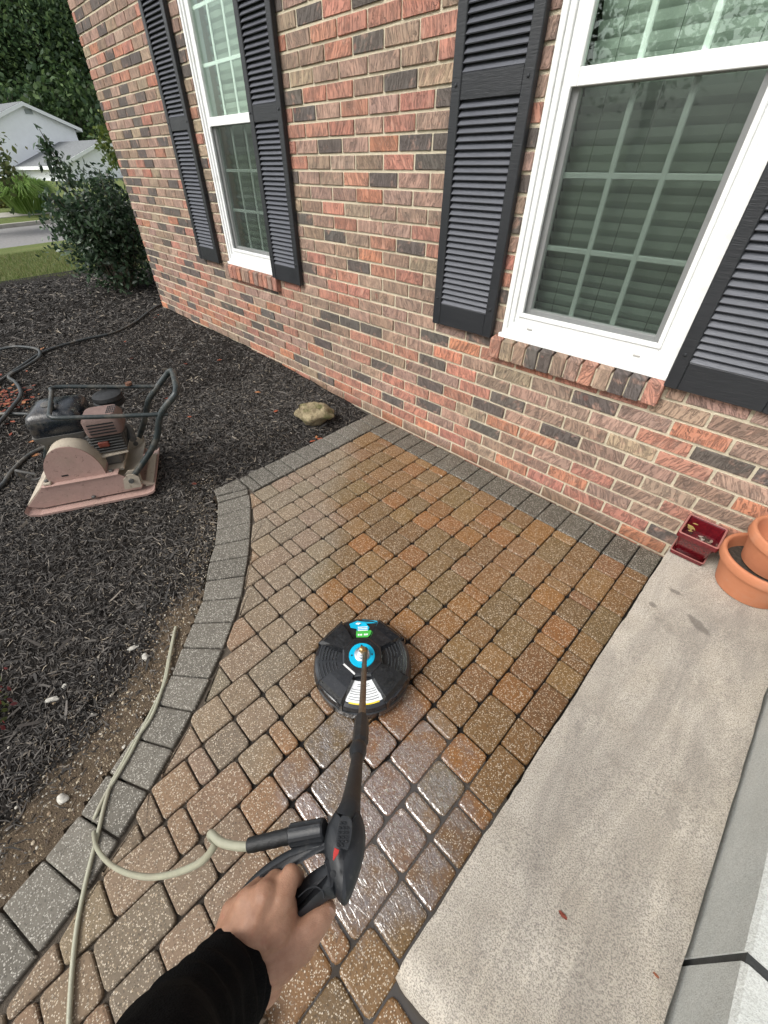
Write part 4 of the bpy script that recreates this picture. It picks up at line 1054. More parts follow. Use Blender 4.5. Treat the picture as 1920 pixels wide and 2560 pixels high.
for q in range(4):                                  # raised spokes on the diagonals
    a = PI/4+q*PI/2; k = MB(DK); e, f_ = Vector((math.cos(a), math.sin(a))), Vector((-math.sin(a), math.cos(a)))
    pr = []
    for r_, hw, z in ((.056, .020, .099), (.105, .037, .098), (.136, .044, .092), (.1475, .046, .076), (.1505, .046, .050)):
        pr.append([(e*r_+f_*s*hw, z) for s in (-1, 1)]+[(e*r_+f_*s*(hw+.009), .079 if r_ < .15 else z-.012) for s in (1, -1)])
    vs = [(p.x, p.y, z) for ring in pr for p, z in ring]; fs = []
    for i in range(len(pr)-1): fs += [(i*4+j, i*4+(j+1) % 4, i*4+4+(j+1) % 4, i*4+4+j) for j in range(4)]
    fs += [(0, 1, 2, 3), tuple(len(vs)-4+j for j in range(4))]
    k.add(vs, fs); dpart('spoke', k, 'deck', sf)
k = MB(DK); oc = lambda r_, z: [(r_*math.cos(PI/8+i*PI/4)*(1.0), r_*math.sin(PI/8+i*PI/4), z) for i in range(8)]
k.add(oc(.070, .080)+oc(.066, .101)+oc(.061, .104), [tuple(i+8*j for i in ()) for j in ()]+[(j*8+i, j*8+(i+1) % 8, j*8+8+(i+1) % 8, j*8+8+i) for j in range(2) for i in range(8)]+[tuple(16+i for i in range(8))]); dpart('hub_plate', k, 'deck')
k = MB(DK); k.lathe([(.022, .104), (.022, .1075), (.0405, .1075), (.0415, .1045)], (0, 0, 0), 40, False); rg = dpart('cyan_ring', k, 'cyan', sf, True)
for q in range(4): k = MB(DK); a = q*PI/2; k.lathe([(.0028, .107), (.0028, .1088), (.001, .109)], (.032*math.cos(a), .032*math.sin(a), 0), 8); dpart('bolt', k, 'rubber', rg)
k = MB(DK); k.lathe([(.024, .104), (.024, .113), (.018, .116), (.017, .122), (.012, .124), (.012, .132), (.006, .135), (0, .135)], (0, 0, 0), 24, False); dpart('swivel', k, 'chrome', sf, True, 30)
for sgn in (1, -1):                                 # concentric vent ribs left and right
    for q in range(6):
        r_ = .085+q*.0105
        for a0, a1 in ((-.50, -.06), (.02, .46)):
            k = MB(DK); pts = [(sgn*r_*math.cos(a0+(a1-a0)*i/8), r_*math.sin(a0+(a1-a0)*i/8), .0832-max(0, r_-.128)*.35) for i in range(9)]; k.tube(pts, .0021, 6); dpart('vent_rib', k, 'deck', sf, True, 60)
def fan(r0, r1, a0, a1, z, n=12, zf=None):
    k = MB(DK); vs = [(r_*math.cos(a), r_*math.sin(a), z-max(0, r_-.128)*.36) for a in np.linspace(a0, a1, n) for r_ in np.linspace(r0, r1, 5)]
    k.add(vs, [(i*5+j, i*5+j+1, i*5+6+j, i*5+5+j) for i in range(n-1) for j in range(4)]); return k
lb = dpart('warning_label', fan(.074, .141, -PI/2-.44, -PI/2+.44, .0838), 'label_white', sf, True)
dpart('yellow_strip', fan(.1385, .1425, -PI/2-.33, -PI/2+.33, .0845), 'yellow', lb)
for i, r_ in enumerate((.083, .089, .100, .107, .114, .123, .130)):
    hw = .36*(.6 if i < 2 else 1)
    for sg in (-1, 1): dpart('print_line', fan(r_, r_+.0022, -PI/2+sg*.05, -PI/2+sg*hw, .0845, 8), 'ink', lb)
# torn brand label: cyan swoosh, pale band, green band
def flat(poly, z0, name, mat, par, curve=True):
    poly = [(x*1.22, .105+(y-.105)*1.05) for x, y in poly]; k = MB(DK); vs = [(x, y, z0-max(0, math.hypot(x, y)-.128)*.36) for x, y in poly]; k.add(vs, [tuple(range(len(poly)))]); return dpart(name, k, mat, par)
lc = flat([(-.032, .128), (-.028, .112), (-.012, .107), (-.010, .098), (.020, .098), (.024, .110), (.016, .124), (.052, .128), (.046, .138), (.010, .143), (-.010, .139)], .0842, 'brand_label', 'cyan', sf)
flat([(-.012, .1005), (.027, .0995), (.030, .096), (.026, .085), (.018, .075), (-.013, .076), (-.014, .088)], .0842, 'green_label', 'green', lc)
for y in (.1105, .1045, .0985): flat([(-.008, y), (.019, y), (.019, y+.003), (-.008, y+.003)], .0846, 'print_line', 'label_white', lc)
flat([(-.015, .125), (-.008, .131), (.002, .127), (-.006, .121)], .0846, 'print_mark', 'label_white', lc)
for x0 in (-.009, -.002, .008, .014): flat([(x0, .082), (x0+.005, .082), (x0+.005, .088), (x0, .088)], .0846, 'print_mark', 'label_white', lc)
# lance
GT, GB = AT(905, 1790, .80), AT(868, 2030, .515)
EL = DK(.010, -.006, .140)
k = MB(); k.tube([DK(0, 0, .128), DK(.002, -.001, .145), EL+Vector((0, 0, .010)), EL+(GT-EL)*.06], [.010, .011, .0095, .0085], 12); part('swivel_elbow', k, M['brass'], sf, True)
k = MB(); k.tube([EL+(GT-EL)*.03, GT], .0072, 14); part('lance', k, M['steel'], sf, True, 60)
# gun, drawn in the plane of its side profile: px in the photograph + distance, real thickness
def gd(y): return float(np.interp(y, [1790, 1870, 1960, 2030], [.80, .69, .585, .515])) if y < 2030 else 1/(1.942+(y-2030)*.27/240)
def gz8(a, b, dd=0): x, y = 560+a/3.77, 1780+b/3.77; return AT(x, y, gd(y)+dd)
gun = thing_part('trigger_gun', sf)
ax0, ax1 = gz8(1297, 70), gz8(1190, 900)
def along(pairs):
    pts, rs = [], []
    for (a, b), rp in pairs:
        p = gz8(a, b); pts.append(p); rs.append(rp/3.77*gd(1780+b/3.77)/F)
    return pts, rs
k = MB(); pts, rs = along([((1300, 45), 50), ((1298, 75), 66), ((1292, 180), 74), ((1283, 290), 76), ((1277, 318), 62)]); k.tube(pts, rs, 8); part('barrel_sleeve', k, M['gun'], gun)
k = MB(); pts, rs = along([((1274, 312), 50), ((1268, 335), 76), ((1262, 365), 83), ((1258, 400), 76), ((1256, 430), 58)]); k.tube(pts, rs, 20); part('collar', k, M['gun'], gun, True, 60)
k = MB(); pts, rs = along([((1258, 415), 54), ((1240, 560), 64), ((1215, 740), 80), ((1195, 860), 92), ((1175, 960), 112), ((1160, 1010), 128)]); k.tube(pts, rs, 24); part('barrel', k, M['gun'], gun, True, 60)
for dx in (-.35, .35):
    k = MB(); pts, rs = along([((1262+60*dx, 470), 6), ((1232+80*dx, 620), 7), ((1200+95*dx, 800), 7), ((1180+110*dx, 900), 4)]); k.tube([p+(Vector((0, -D, HC))-p).normalized()*.0105*(1+i*.18) for i, p in enumerate(pts)], rs, 6); part('barrel_ridge', k, M['gun'], gun, True)
def solid(name, outline, th, mat, par, bev=.006, dd=0, sub=True, smooth=True, dome=0):
    pts = [gz8(a, b, dd(a, b) if callable(dd) else dd) for a, b in outline]; c = sum(pts, Vector())/len(pts); vd = (c-Vector((0, -D, HC))).normalized()
    bm = bmesh.new(); n = len(pts); lay = []
    for d_, f in ((-th/2, .0), (-th/2+bev*.35, .55), (-th/2+bev, 1.0), (th/2-bev, 1.0), (th/2-bev*.35, .55), (th/2, .0)):
        ring = []
        for i in range(n):
            p = pts[i]; t1 = (pts[(i+1) % n]-pts[i-1]).normalized(); nn = t1.cross(vd).normalized()
            if nn.dot(p-c) < 0 and False: nn = -nn
            ring.append(bm.verts.new(p+vd*d_-nn*(1-f)*bev*SGN(outline)))
        lay.append(ring)
    for r0, r1 in zip(lay, lay[1:]):
        for i in range(n): bm.faces.new((r0[i], r0[(i+1) % n], r1[(i+1) % n], r1[i]))
    if dome:
        ends = []
        for ring, sg in ((lay[0], -1), (lay[-1], 1)):
            pr = ring
            for f, h in ((.80, .5), (.5, .9), (.2, 1.0)):
                cc_ = sum((v.co for v in ring), Vector())/n
                cr = [bm.verts.new(cc_+(v.co-cc_)*f+vd*sg*dome*h) for v in ring]
                for i in range(n): bm.faces.new((pr[i], pr[(i+1) % n], cr[(i+1) % n], cr[i]))
                pr = cr
            bm.faces.new(pr)
    else:
        e = [bm.faces.new(lay[0][::-1]), bm.faces.new(lay[-1])]
        bmesh.ops.triangulate(bm, faces=e, quad_method='BEAUTY', ngon_method='EAR_CLIP')
    bmesh.ops.recalc_face_normals(bm, faces=bm.faces)
    me = bpy.data.meshes.new(name); bm.to_mesh(me); bm.free(); me.materials.append(M[mat])
    if smooth: me.polygons.foreach_set('use_smooth', [True]*len(me.polygons)); me.set_sharp_from_angle(angle=math.radians(40))
    o = bpy.data.objects.new(name, me); return link(o, par)
def SGN(o): return 1 if area(o) > 0 else -1
def cr2(pts, n=4, closed=True):
    P = [Vector((a, b)) for a, b in pts]; o = []; m_ = len(P)
    for i in range(m_):
        a, b, c, d = P[i-1], P[i], P[(i+1) % m_], P[(i+2) % m_]
        for q in range(n):
            t = q/n; v = .5*((2*b)+(c-a)*t+(2*a-5*b+4*c-d)*t*t+(3*b-a-3*c+d)*t**3); o.append((v.x, v.y))
    return o
body = cr2([(1060, 930), (1160, 890), (1262, 925), (1318, 1060), (1332, 1200), (1312, 1380), (1255, 1580), (1190, 1750), (1140, 1820), (1098, 1795), (1060, 1740), (1012, 1620), (976, 1500), (955, 1370), (948, 1210), (975, 1080), (1015, 1010)], 4)
gb = solid('gun_body', body, .034, 'gun', gun, .0085, dome=.005)
grip = cr2([(1000, 1330), (960, 1420), (840, 1500), (740, 1590), (640, 1720), (520, 1880), (430, 2010), (470, 2110), (600, 2120), (720, 2010), (800, 1935), (900, 1830), (985, 1770), (1060, 1740), (1080, 1560)], 4)
solid('grip', grip, .032, 'gun', gun, .010, lambda a, b: .001+.030*max(0, (1000-a)/480))
lever = cr2([(985, 1190), (900, 1200), (760, 1240), (600, 1308), (450, 1398), (310, 1510), (200, 1625), (130, 1720), (160, 1765), (250, 1700), (370, 1590), (500, 1500), (640, 1425), (780, 1370), (900, 1335), (990, 1325)], 3)
solid('trigger', lever, .020, 'gun', gun, .006, lambda a, b: .002+.016*max(0, (900-a)/750))
rail_ = [((960, 1262), 5), ((780, 1305), 5), ((600, 1375), 5), ((450, 1465), 5), ((320, 1575), 4)]
k = MB(); pts, rs = along(rail_); k.tube([p+(Vector((0, -D, HC))-p).normalized()*(.0088-.004*i) for i, p in enumerate(pts)], rs, 6); part('trigger_ridge', k, M['gun'], gun, True)
FR = -.0215
def raised(name, outline, mat, dd, th=.002, par=gun): return solid(name, outline, th, mat, par, .0007, dd, smooth=False)
pan = [(1100, 990), (1150, 975), (1200, 1010), (1212, 1090), (1200, 1200), (1165, 1300), (1110, 1285), (1055, 1250), (1062, 1130)]
pn = raised('name_panel', cr2(pan, 3), 'gun', FR-.0012)
for i, (y0, n_) in enumerate(((1030, 2), (1075, 3), (1120, 3), (1165, 3), (1205, 3), (1240, 2))):
    for j in range(n_):
        x0 = 1082-i*3+j*36+(8 if i == 0 else 0); raised('embossed_mark', [(x0, y0), (x0+24, y0+4), (x0+23, y0+28), (x0-1, y0+24)], 'gun', FR-.0032, .0016)
raised('safety_lock', [(1042, 1278), (1086, 1298), (1078, 1335), (1034, 1402), (1026, 1392), (1030, 1330)], 'redlock', FR-.0022, .005)
k = MB(); c_ = gz8(1030, 1525, FR-.0006); k.lathe([(.0034, .0), (.0034, .0008), (.002, .0009)], c_, 16, axis=(Vector((0, -D, HC))-c_)); part('screw_hole', k, M['rubber'], gun, True)
k = MB(); pts, rs = along([((700, 1740), 4), ((790, 1665), 4), ((870, 1650), 4), ((925, 1690), 4), ((945, 1760), 4)]); k.tube(bez([p+(Vector((0, -D, HC))-p).normalized()*(.0150-.030*max(0, (1000-a_)/480)) for p, a_ in zip(pts, (700, 790, 870, 925, 945))], 4), .0009, 6); part('grip_seam', k, M['gun'], gun, True)
c0, c1 = AT(560+955/3.77, 1780+1105/3.77, .498), AT(560+632/3.77, 1780+1165/3.77, .507)
k = MB(); nn = 24; vs = []; axd = (c1-c0); e1 = axd.orthogonal().normalized(); e2 = axd.normalized().cross(e1)
for tt_, sc_ in ((0, .85), (.04, 1), (.96, 1.04), (1, .9)):
    for q in range(nn): r_ = .0122*sc_*(1 if q % 3 else .90); a = 2*PI*q/nn; vs.append(c0+axd*tt_+(e1*math.cos(a)+e2*math.sin(a))*r_)
fs = [(i*nn+q, i*nn+(q+1) % nn, i*nn+nn+(q+1) % nn, i*nn+nn+q) for i in range(3) for q in range(nn)]+[tuple(range(nn))[::-1], tuple(3*nn+q for q in range(nn))]
k.add(vs, fs); part('coupling', k, M['gun'], gun, True, 30)
k = MB(); pts = [c1.lerp(AT(560+232/3.77, 1780+1258/3.77, .513), t) for t in np.linspace(0, 1, 9)]; k.tube(pts, [.0092, .0088, .0084, .0088, .0083, .0087, .0082, .0085, .0078], 16); part('hose_sleeve', k, M['rubber'], gun, True, 60)

# ---------------------------------------------------------------- the person holding it
def H6(a, b, d): return AT(400+a/2.765, 1900+b/2.765, d)
person = thing('person', 'person reaching in with a bare hand gripping the trigger gun, black ribbed sleeve', 'person', (-.12, -1.95, 0))
caps = []
def chain(pts):
    for (p, r_), (q, s_) in zip(pts, pts[1:]): caps.append((p, r_, q, s_))
wr = (H6(575, 1430, .440), .030)
wl = (H6(470, 1350, .446), .024); wrr = (H6(700, 1490, .446), .026)
mi, mm, mr, mp = (H6(835, 960, .452), .0150), (H6(725, 950, .449), .0158), (H6(610, 990, .452), .0150), (H6(500, 1060, .459), .0135)
chain([wr, mi]); chain([wr, mm]); chain([wl, mr]); chain([wl, mp]); chain([wl, wrr]); chain([(p, r_*.86) for p, r_ in (mi, mm, mr, mp)])
chain([(H6(640, 1180, .442), .023), (H6(700, 1000, .449), .017)]); chain([(H6(520, 1200, .447), .020), (H6(800, 1150, .447), .021)])
chain([mi, (H6(902, 800, .466), .0112), (H6(945, 815, .490), .0100), (H6(950, 890, .512), .0090), (H6(900, 950, .520), .0078)])
chain([mm, (H6(795, 838, .470), .0112), (H6(840, 862, .496), .0100), (H6(850, 930, .520), .0090)])
chain([mr, (H6(690, 880, .474), .0105), (H6(735, 905, .500), .0095), (H6(760, 975, .522), .0085)])
chain([mp, (H6(590, 940, .480), .0092), (H6(640, 965, .502), .0085), (H6(680, 1030, .520), .0076)])
th = [(H6(690, 1400, .442), .026), (H6(820, 1330, .445), .025), (H6(968, 1262, .446), .0180), (H6(1048, 1165, .450), .0146), (H6(1105, 1100, .455), .0134), (H6(1150, 1040, .461), .0112)]
chain(th); chain([(H6(860, 1010, .457), .0140), (H6(872, 1195, .452), .0150), th[2]])
chain([wr, (H6(490, 1540, .424), .030), (H6(400, 1650, .395), .030)])
bm = bmesh.new()
for p, r_, q, s_ in caps:
    k = MB(); d = (q-p); L = d.length; dn = d.normalized(); n = 14; ring = []
    prof2 = [(-r_*math.cos(t), r_*math.sin(t)) for t in np.linspace(.12, PI/2, 5)]+[(L+s_*math.sin(t), s_*math.cos(t)) for t in np.linspace(0, PI/2-.12, 5)]
    k.lathe([(b, a) for a, b in prof2], p, n, True, axis=dn)
    me = bpy.data.meshes.new('t'); me.from_pydata(k.v, [], k.f); bm.from_mesh(me); bpy.data.meshes.remove(me)
me = bpy.data.meshes.new('hand'); bm.to_mesh(me); bm.free()
def skinm():
    t = NT('skin'); p = t.pos(); c = t.mix(t.ramp(t.noise(p, 38, 5, .65), [(.32, 0), (.72, 1)]), (.31, .155, .095), (.475, .265, .170))
    c = t.mix(t.ramp(t.noise(p, 90, 4), [(.60, 0), (.74, .5)]), c, (.36, .13, .09)); c = t.mix(t.ramp(t.noise(p, 24, 4), [(.62, 0), (.74, .35)]), c, (.16, .085, .055))
    w_ = t.voro(p, 850, 'Distance'); h = t.math('ADD', t.math('MULTIPLY', w_, .6), t.math('MULTIPLY', t.noise(p, 110, 5, .65), 1.8))
    t.set(Base_Color=c, Roughness=.5, Specular_IOR_Level=.4, Subsurface_Weight=.12, Subsurface_Radius=(.006, .002, .001), Normal=t.bump(h, .28, .0016)); return t.m
M['skin'] = skinm()
tmp = bpy.data.objects.new('hand', me); COL.objects.link(tmp)
rm = tmp.modifiers.new('r', 'REMESH'); rm.mode = 'VOXEL'; rm.voxel_size = .0022
sm_ = tmp.modifiers.new('s', 'SMOOTH'); sm_.iterations = 6; sm_.factor = .5
dg = bpy.context.evaluated_depsgraph_get(); hm = bpy.data.meshes.new_from_object(tmp.evaluated_get(dg)); bpy.data.objects.remove(tmp)
hm.materials.clear(); hm.materials.append(M['skin']); hm.polygons.foreach_set('use_smooth', [True]*len(hm.polygons)); hm.name = 'hand'
# knuckle tendons and creases pressed into the surface
co = np.zeros(len(hm.vertices)*3); hm.vertices.foreach_get('co', co); co = co.reshape(-1, 3); nr = np.zeros_like(co).ravel(); hm.vertices.foreach_get('normal', nr); nr = nr.reshape(-1, 3)
def seg_d(P, a, b):
    a, b = np.array(a), np.array(b); ab = b-a; t = np.clip(((P-a)@ab)/(ab@ab), 0, 1); return np.linalg.norm(P-(a+t[:, None]*ab), axis=1)
camp = np.array((0, -D, HC)); tow = ((camp-co)/np.linalg.norm(camp-co, axis=1)[:, None]*nr).sum(1) > .2
disp = np.zeros(len(co))
for m_ in (mi, mm, mr):
    d = seg_d(co+0*nr, np.array(m_[0])+ (camp-np.array(m_[0]))/np.linalg.norm(camp-np.array(m_[0]))*m_[1], np.array(wr[0])+(camp-np.array(wr[0]))/np.linalg.norm(camp-np.array(wr[0]))*wr[1]); disp += .0013*np.exp(-(d/.0035)**2)*tow
for (a, b, d_) in ((1075, 1105, .442), (1062, 1120, .442), (1088, 1092, .444), (900, 790, .452), (895, 772, .456), (790, 830, .458), (688, 868, .464)):
    q = np.array(H6(a, b, d_)); d = np.linalg.norm(co-q, axis=1); disp -= .0009*np.exp(-(d/.004)**2)
co += nr*disp[:, None]; hm.vertices.foreach_set('co', co.ravel()); hm.update()
ho = bpy.data.objects.new('hand', hm); link(ho, person)
# thumb nail
tip = H6(1160, 1030, .452); vd = (Vector((0, -D, HC))-tip).normalized(); tdir = (H6(1160, 1022, .463)-H6(1090, 1100, .457)).normalized(); sd = tdir.cross(vd).normalized(); vd = (vd*.75+Vector(RM[0])*.62).normalized(); vd = (vd-tdir*vd.dot(tdir)).normalized(); sd = tdir.cross(vd).normalized()
k = MB(); cc = H6(1146, 1044, .461)+vd*.0112; vs = []
for i, u in enumerate(np.linspace(-1, 1, 7)):
    for j, v in enumerate(np.linspace(-1, 1, 7)):
        sx, sy = u*math.sqrt(1-.45*v*v), v*math.sqrt(1-.45*u*u); vs.append(cc+sd*sx*.0062+tdir*(sy*.0072+.001)-vd*(sx*sx*.0030+.0008*sy))
k.add(vs, [(i*7+j, i*7+j+1, i*7+8+j, i*7+7+j) for i in range(6) for j in range(6)]); part('thumb_nail', k, plain('nail', (.34, .20, .14), .3, nz=.3, nscale=120), person, True)
# sleeve: knitted, with a folded cuff
def knit():
    t = NT('black_knit'); p = t.pos(); f = t.noise(p, 500, 3)
    t.set(Base_Color=t.mix(f, (.0025, .0025, .0025), (.007, .007, .0075)), Roughness=.95, Specular_IOR_Level=.08, Normal=t.bump(t.math('ADD', f, t.noise(p, 25, 3)), .7, .003)); return t.m
M['knit'] = knit()
s0 = [H6(572, 1425, .450), H6(508, 1505, .430), H6(420, 1615, .405), H6(255, 1825, .362), H6(60, 2070, .318)]
dirv = (s0[-1]-s0[-2]).normalized(); s0 += [s0[-1]+dirv*.12, Vector((-.20, -2.20, .95)), Vector((-.16, -2.24, 1.15)), Vector((-.08, -2.18, 1.40))]
P = bez(s0, 8); k = MB(); n = 72; vs = []; up = None; N = len(P)
for i, p in enumerate(P):
    d = (P[min(i+1, N-1)]-P[max(i-1, 0)]).normalized()
    if up is None: up = Vector((0, 0, 1))
    a = (up-d*up.dot(d)).normalized(); up = a; b = d.cross(a); t_ = i/(N-1)
    base = np.interp(i, [0, 1, 8, 16, 24, 32, 48, N-1], [.0375, .0395, .0405, .0415, .0425, .044, .052, .060])
    for q in range(n):
        an = 2*PI*q/n; rib = .0011*math.cos(q*PI*n/3/ (n/6) ) if i < 12 else 0
        fold = .0028*noise.noise((math.cos(an)*2.2, math.sin(an)*2.2, i*.33))*(0.4 if i < 8 else 1)+.002*math.sin(i*1.1+math.sin(an)*2)*(0 if i < 9 else 1)
        vs.append(p+(a*math.cos(an)+b*math.sin(an))*(base+rib*.5+fold))
fs = [(i*n+q, i*n+(q+1) % n, i*n+n+(q+1) % n, i*n+n+q) for i in range(N-1) for q in range(n)]
base_i = len(vs); P0 = P[0]; inn = [P0+(v-P0)*.90+(P[1]-P0)*.4 for v in vs[:n]]; vs += inn; inn2 = [P0+(v-P0)*.86+(P[4]-P0)*1.0 for v in vs[:n]]; vs += inn2
fs += [(base_i+q, base_i+(q+1) % n, (q+1) % n, q) for q in range(n)]+[(base_i+n+q, base_i+n+(q+1) % n, base_i+(q+1) % n, base_i+q) for q in range(n)]+[tuple((N-1)*n+q for q in range(n))]
k.add(vs, fs); part('sleeve', k, M['knit'], person, True, 60)
# toe of a boot at the bottom edge
bt = MB(); bc_ = G(640, 2590, .04); nb_ = 20; prof3 = []
for i in range(11):
    u = i/10; hw = .047*math.sqrt(max(0.0, 1-(1-min(1, u*2.6))**2))+.002 if u < .4 else .049-.010*math.sin((u-.4)*4)
    hgt = .028+.038*sst(0, .35, u)+.05*sst(.4, .9, u); prof3.append((u, hw, hgt))
fw = Vector((.35, 1, 0)).normalized(); sd_ = Vector((fw.y, -fw.x, 0)); tipb = G(668, 2548, .03)
vs = []
for u, hw, hgt in prof3:
    for q in range(nb_):
        t_ = PI*2*q/nb_; c1_, s1_ = math.cos(t_), math.sin(t_); z = .016+ (hgt*.5)*(1+s1_) if s1_ > -.3 else .016
        vs.append(tipb-fw*(u*.28)+sd_*hw*c1_*(1 if s1_ < .4 else .85)+Vector((0, 0, z-tipb.z)))
fs = [(i*nb_+q, i*nb_+(q+1) % nb_, i*nb_+nb_+(q+1) % nb_, i*nb_+nb_+q) for i in range(10) for q in range(nb_)]+[tuple(range(nb_))[::-1], tuple(10*nb_+q for q in range(nb_))]
bt.add(vs, fs); part('boot', bt, plain('worn_leather', (.085, .062, .042), .7, nz=.4, nscale=50, bump=.5), person, True, 60)

# ---------------------------------------------------------------- planting and the street beyond
def cam_az(x, y, dist):                              # pixel column -> level point at a given distance
    d = ray(x, y); h = math.hypot(d[0], d[1]); return Vector((d[0]/h*dist, d[1]/h*dist-D, HC+d[2]/h*dist))
def leaf_cloud(name, pts, size, cols, mat, parent, aspect=.5, n_up=.4, kind=4):
    n = len(pts); P = np.array(pts); A = RNG.normal(size=(n, 3)); A /= np.linalg.norm(A, axis=1)[:, None]
    Nn = RNG.normal(size=(n, 3)); Nn[:, 2] += n_up*2; B = np.cross(Nn, A); B /= np.linalg.norm(B, axis=1)[:, None]+1e-9; Nn = np.cross(A, B)
    S = np.array(size if hasattr(size, '__len__') else [size]*n)*RNG.uniform(.65, 1.3, n)
    A *= S[:, None]; B *= (S*aspect)[:, None]; Nn *= (S*.18)[:, None]
    V = np.stack([P-A, P-A*.15+B+Nn, P+A*.45+B*.7+Nn*.6, P+A, P+A*.45-B*.7+Nn*.6, P-A*.15-B+Nn], 1)
    C = np.array([cols[i] for i in RNG.integers(0, len(cols), n)])*RNG.uniform(.75, 1.25, (n, 1)); C = np.concatenate([C, np.ones((n, 1))], 1)
    me = bpy.data.meshes.new(name); f = np.array([[0,1,5,5],[1,2,4,5],[2,3,4,4]])
    tri = np.array([[0,1,5],[2,3,4]])[None]+np.arange(n)[:, None, None]*6; quad = np.array([1,2,4,5])[None]+np.arange(n)[:, None]*6
    loops = np.concatenate([tri.reshape(n, 6), quad], 1).reshape(-1)
    tot = np.tile([3, 3, 4], n); st_ = np.concatenate([[0], np.cumsum(tot)[:-1]])
    me.vertices.add(n*6); me.vertices.foreach_set('co', V.reshape(-1).astype(np.float32)); me.loops.add(len(loops)); me.loops.foreach_set('vertex_index', loops.astype(np.int32))
    me.polygons.add(n*3); me.polygons.foreach_set('loop_start', st_.astype(np.int32)); me.polygons.foreach_set('loop_total', tot.astype(np.int32))
    ca_ = me.color_attributes.new('Col', 'FLOAT_COLOR', 'CORNER'); ca_.data.foreach_set('color', np.repeat(C, 10, axis=0).astype(np.float32).ravel())
    me.materials.append(mat); me.update(calc_edges=True)
    return link(bpy.data.objects.new(name, me), parent)
def clumps(center, rad, n_cl, per, spread, shell=.55):
    out_ = []; c = np.array(center)
    for _ in range(n_cl):
        v = RNG.normal(size=3); v /= np.linalg.norm(v); r_ = shell+(1-shell)*RNG.random()
        q = c+v*np.array(rad)*r_*(.82+.36*RNG.random()); out_.append(q+RNG.normal(size=(per, 3))*spread*(.6+.8*RNG.random()))
    return np.concatenate(out_)
# big shrub at the house corner
bp = G(318, 722, 0.0); shb = thing('evergreen_shrub', 'large dark green leafy shrub growing against the brick house corner', 'shrub', bp)
k = MB(); tips = []
for i in range(70):
    a = random.uniform(0, 2*PI); r_ = random.uniform(.1, .62)*1.0; h = random.uniform(.5, 1.42)*(1-.25*r_)
    tp = Vector((bp.x+math.cos(a)*r_, bp.y+math.sin(a)*r_*.9, h)); b0 = bp+Vector((math.cos(a)*.12, math.sin(a)*.12, -.02)); md = b0.lerp(tp, .5)+Vector((0, 0, .12))
    k.tube(bez([b0, md, tp], 4), [.010*(1-.75*t/8) for t in range(9)], 5); tips.append((b0, md, tp))
for x_, y_, h in ((106, 335, 1.0), (118, 372, 1), (98, 322, 1)):
    q = cam_az(x_, y_, 6.45); k.tube(bez([bp+Vector((0, 0, .3)), (bp+q)/2+Vector((-.05, -.05, .35)), q], 5), [.009*(1-.7*t/10) for t in range(11)], 5); tips.append((bp, (bp+q)/2, q))
part('stem', k, plain('twig', (.16, .13, .095), .9, nz=.3), shb, True)
pts = list(clumps((bp.x, bp.y, .66), (.64, .58, .66), 400, 21, .07, .25)); pts = [p for p in pts if p[2] > .04 and not (p[1] > -.01 and p[0] > XL-.02)]
for b0, md, tp in tips:
    for t in np.linspace(.45, 1.03, 12): q = md.lerp(tp, (t-.45)/.55); pts.append(np.array(q)+RNG.normal(size=3)*.025)
q = cam_az(104, 345, 6.45); q2 = cam_az(165, 480, 6.3)
for i in range(170): t = random.random(); c_ = q.lerp(q2, t); pts.append(np.array(c_)+RNG.normal(size=3)*np.array((.05, .05, .04))*(.5+1.1*t))
pts = [p for p in pts if not (p[1] > -.01 and p[0] > XL-.02)]
leaf_cloud('leaves', pts, .036, [(.030, .062, .030), (.042, .085, .040), (.065, .115, .055), (.020, .042, .022), (.09, .135, .08)], M['leaf'], shb, .42)
# little red-green plant at the left edge of the mulch
pp = G(8, 1795, 0); sp = thing('barberry_sprig', 'small red and green sprig poking out of mulch at the left edge', 'plant', (pp.x, pp.y, gz(pp.x, pp.y)))
pts = [np.array((pp.x-.03, pp.y-.02, .05))+RNG.normal(size=3)*np.array((.05, .035, .03)) for _ in range(130)]
leaf_cloud('leaves', pts, .011, [(.10, .13, .03), (.16, .03, .03), (.07, .09, .03)], M['leaf'], sp, .5); k = MB(); k.tube([(pp.x-.03, pp.y-.02, -.02), (pp.x-.02, pp.y-.01, .06)], .002, 5); part('stem', k, M['bark'], sp)
# lawn blades
def blades(n, gen, hmin, hmax, w_, cols, zf):
    V = np.zeros((n, 3, 3)); C = np.zeros((n, 4)); 
    for i in range(n):
        x, y = gen(); z = zf(x, y); a = random.uniform(0, 2*PI); h = random.uniform(hmin, hmax); l_ = random.gauss(0, .5)*h
        V[i] = ((x-math.cos(a)*w_, y-math.sin(a)*w_, z), (x+math.cos(a)*w_, y+math.sin(a)*w_, z), (x-math.sin(a)*l_, y+math.cos(a)*l_, z+h)); c = random.choice(cols); k_ = random.uniform(.7, 1.3); C[i] = (*[v*k_ for v in c], 1)
    me = bpy.data.meshes.new('grass'); me.from_pydata(V.reshape(-1, 3).tolist(), [], np.arange(n*3).reshape(-1, 3).tolist())
    ca_ = me.color_attributes.new('Col', 'FLOAT_COLOR', 'CORNER'); ca_.data.foreach_set('color', np.repeat(C, 3, axis=0).astype(np.float32).ravel()); me.materials.append(M['grass']); return me
def gl_():
    while True:
        x, y = random.uniform(-15.5, -7.6), random.uniform(-2.6, 1.9)
        if x < lawn_edge(y)+random.gauss(0, .04): return x, y
me = blades(42000, gl_, .03, .075, .004, [(.13, .18, .045), (.18, .21, .07), (.25, .23, .11), (.09, .14, .035)], lambda x, y: prof(x)-.003)
tag(link(bpy.data.objects.new('lawn_grass', me)), kind='stuff')
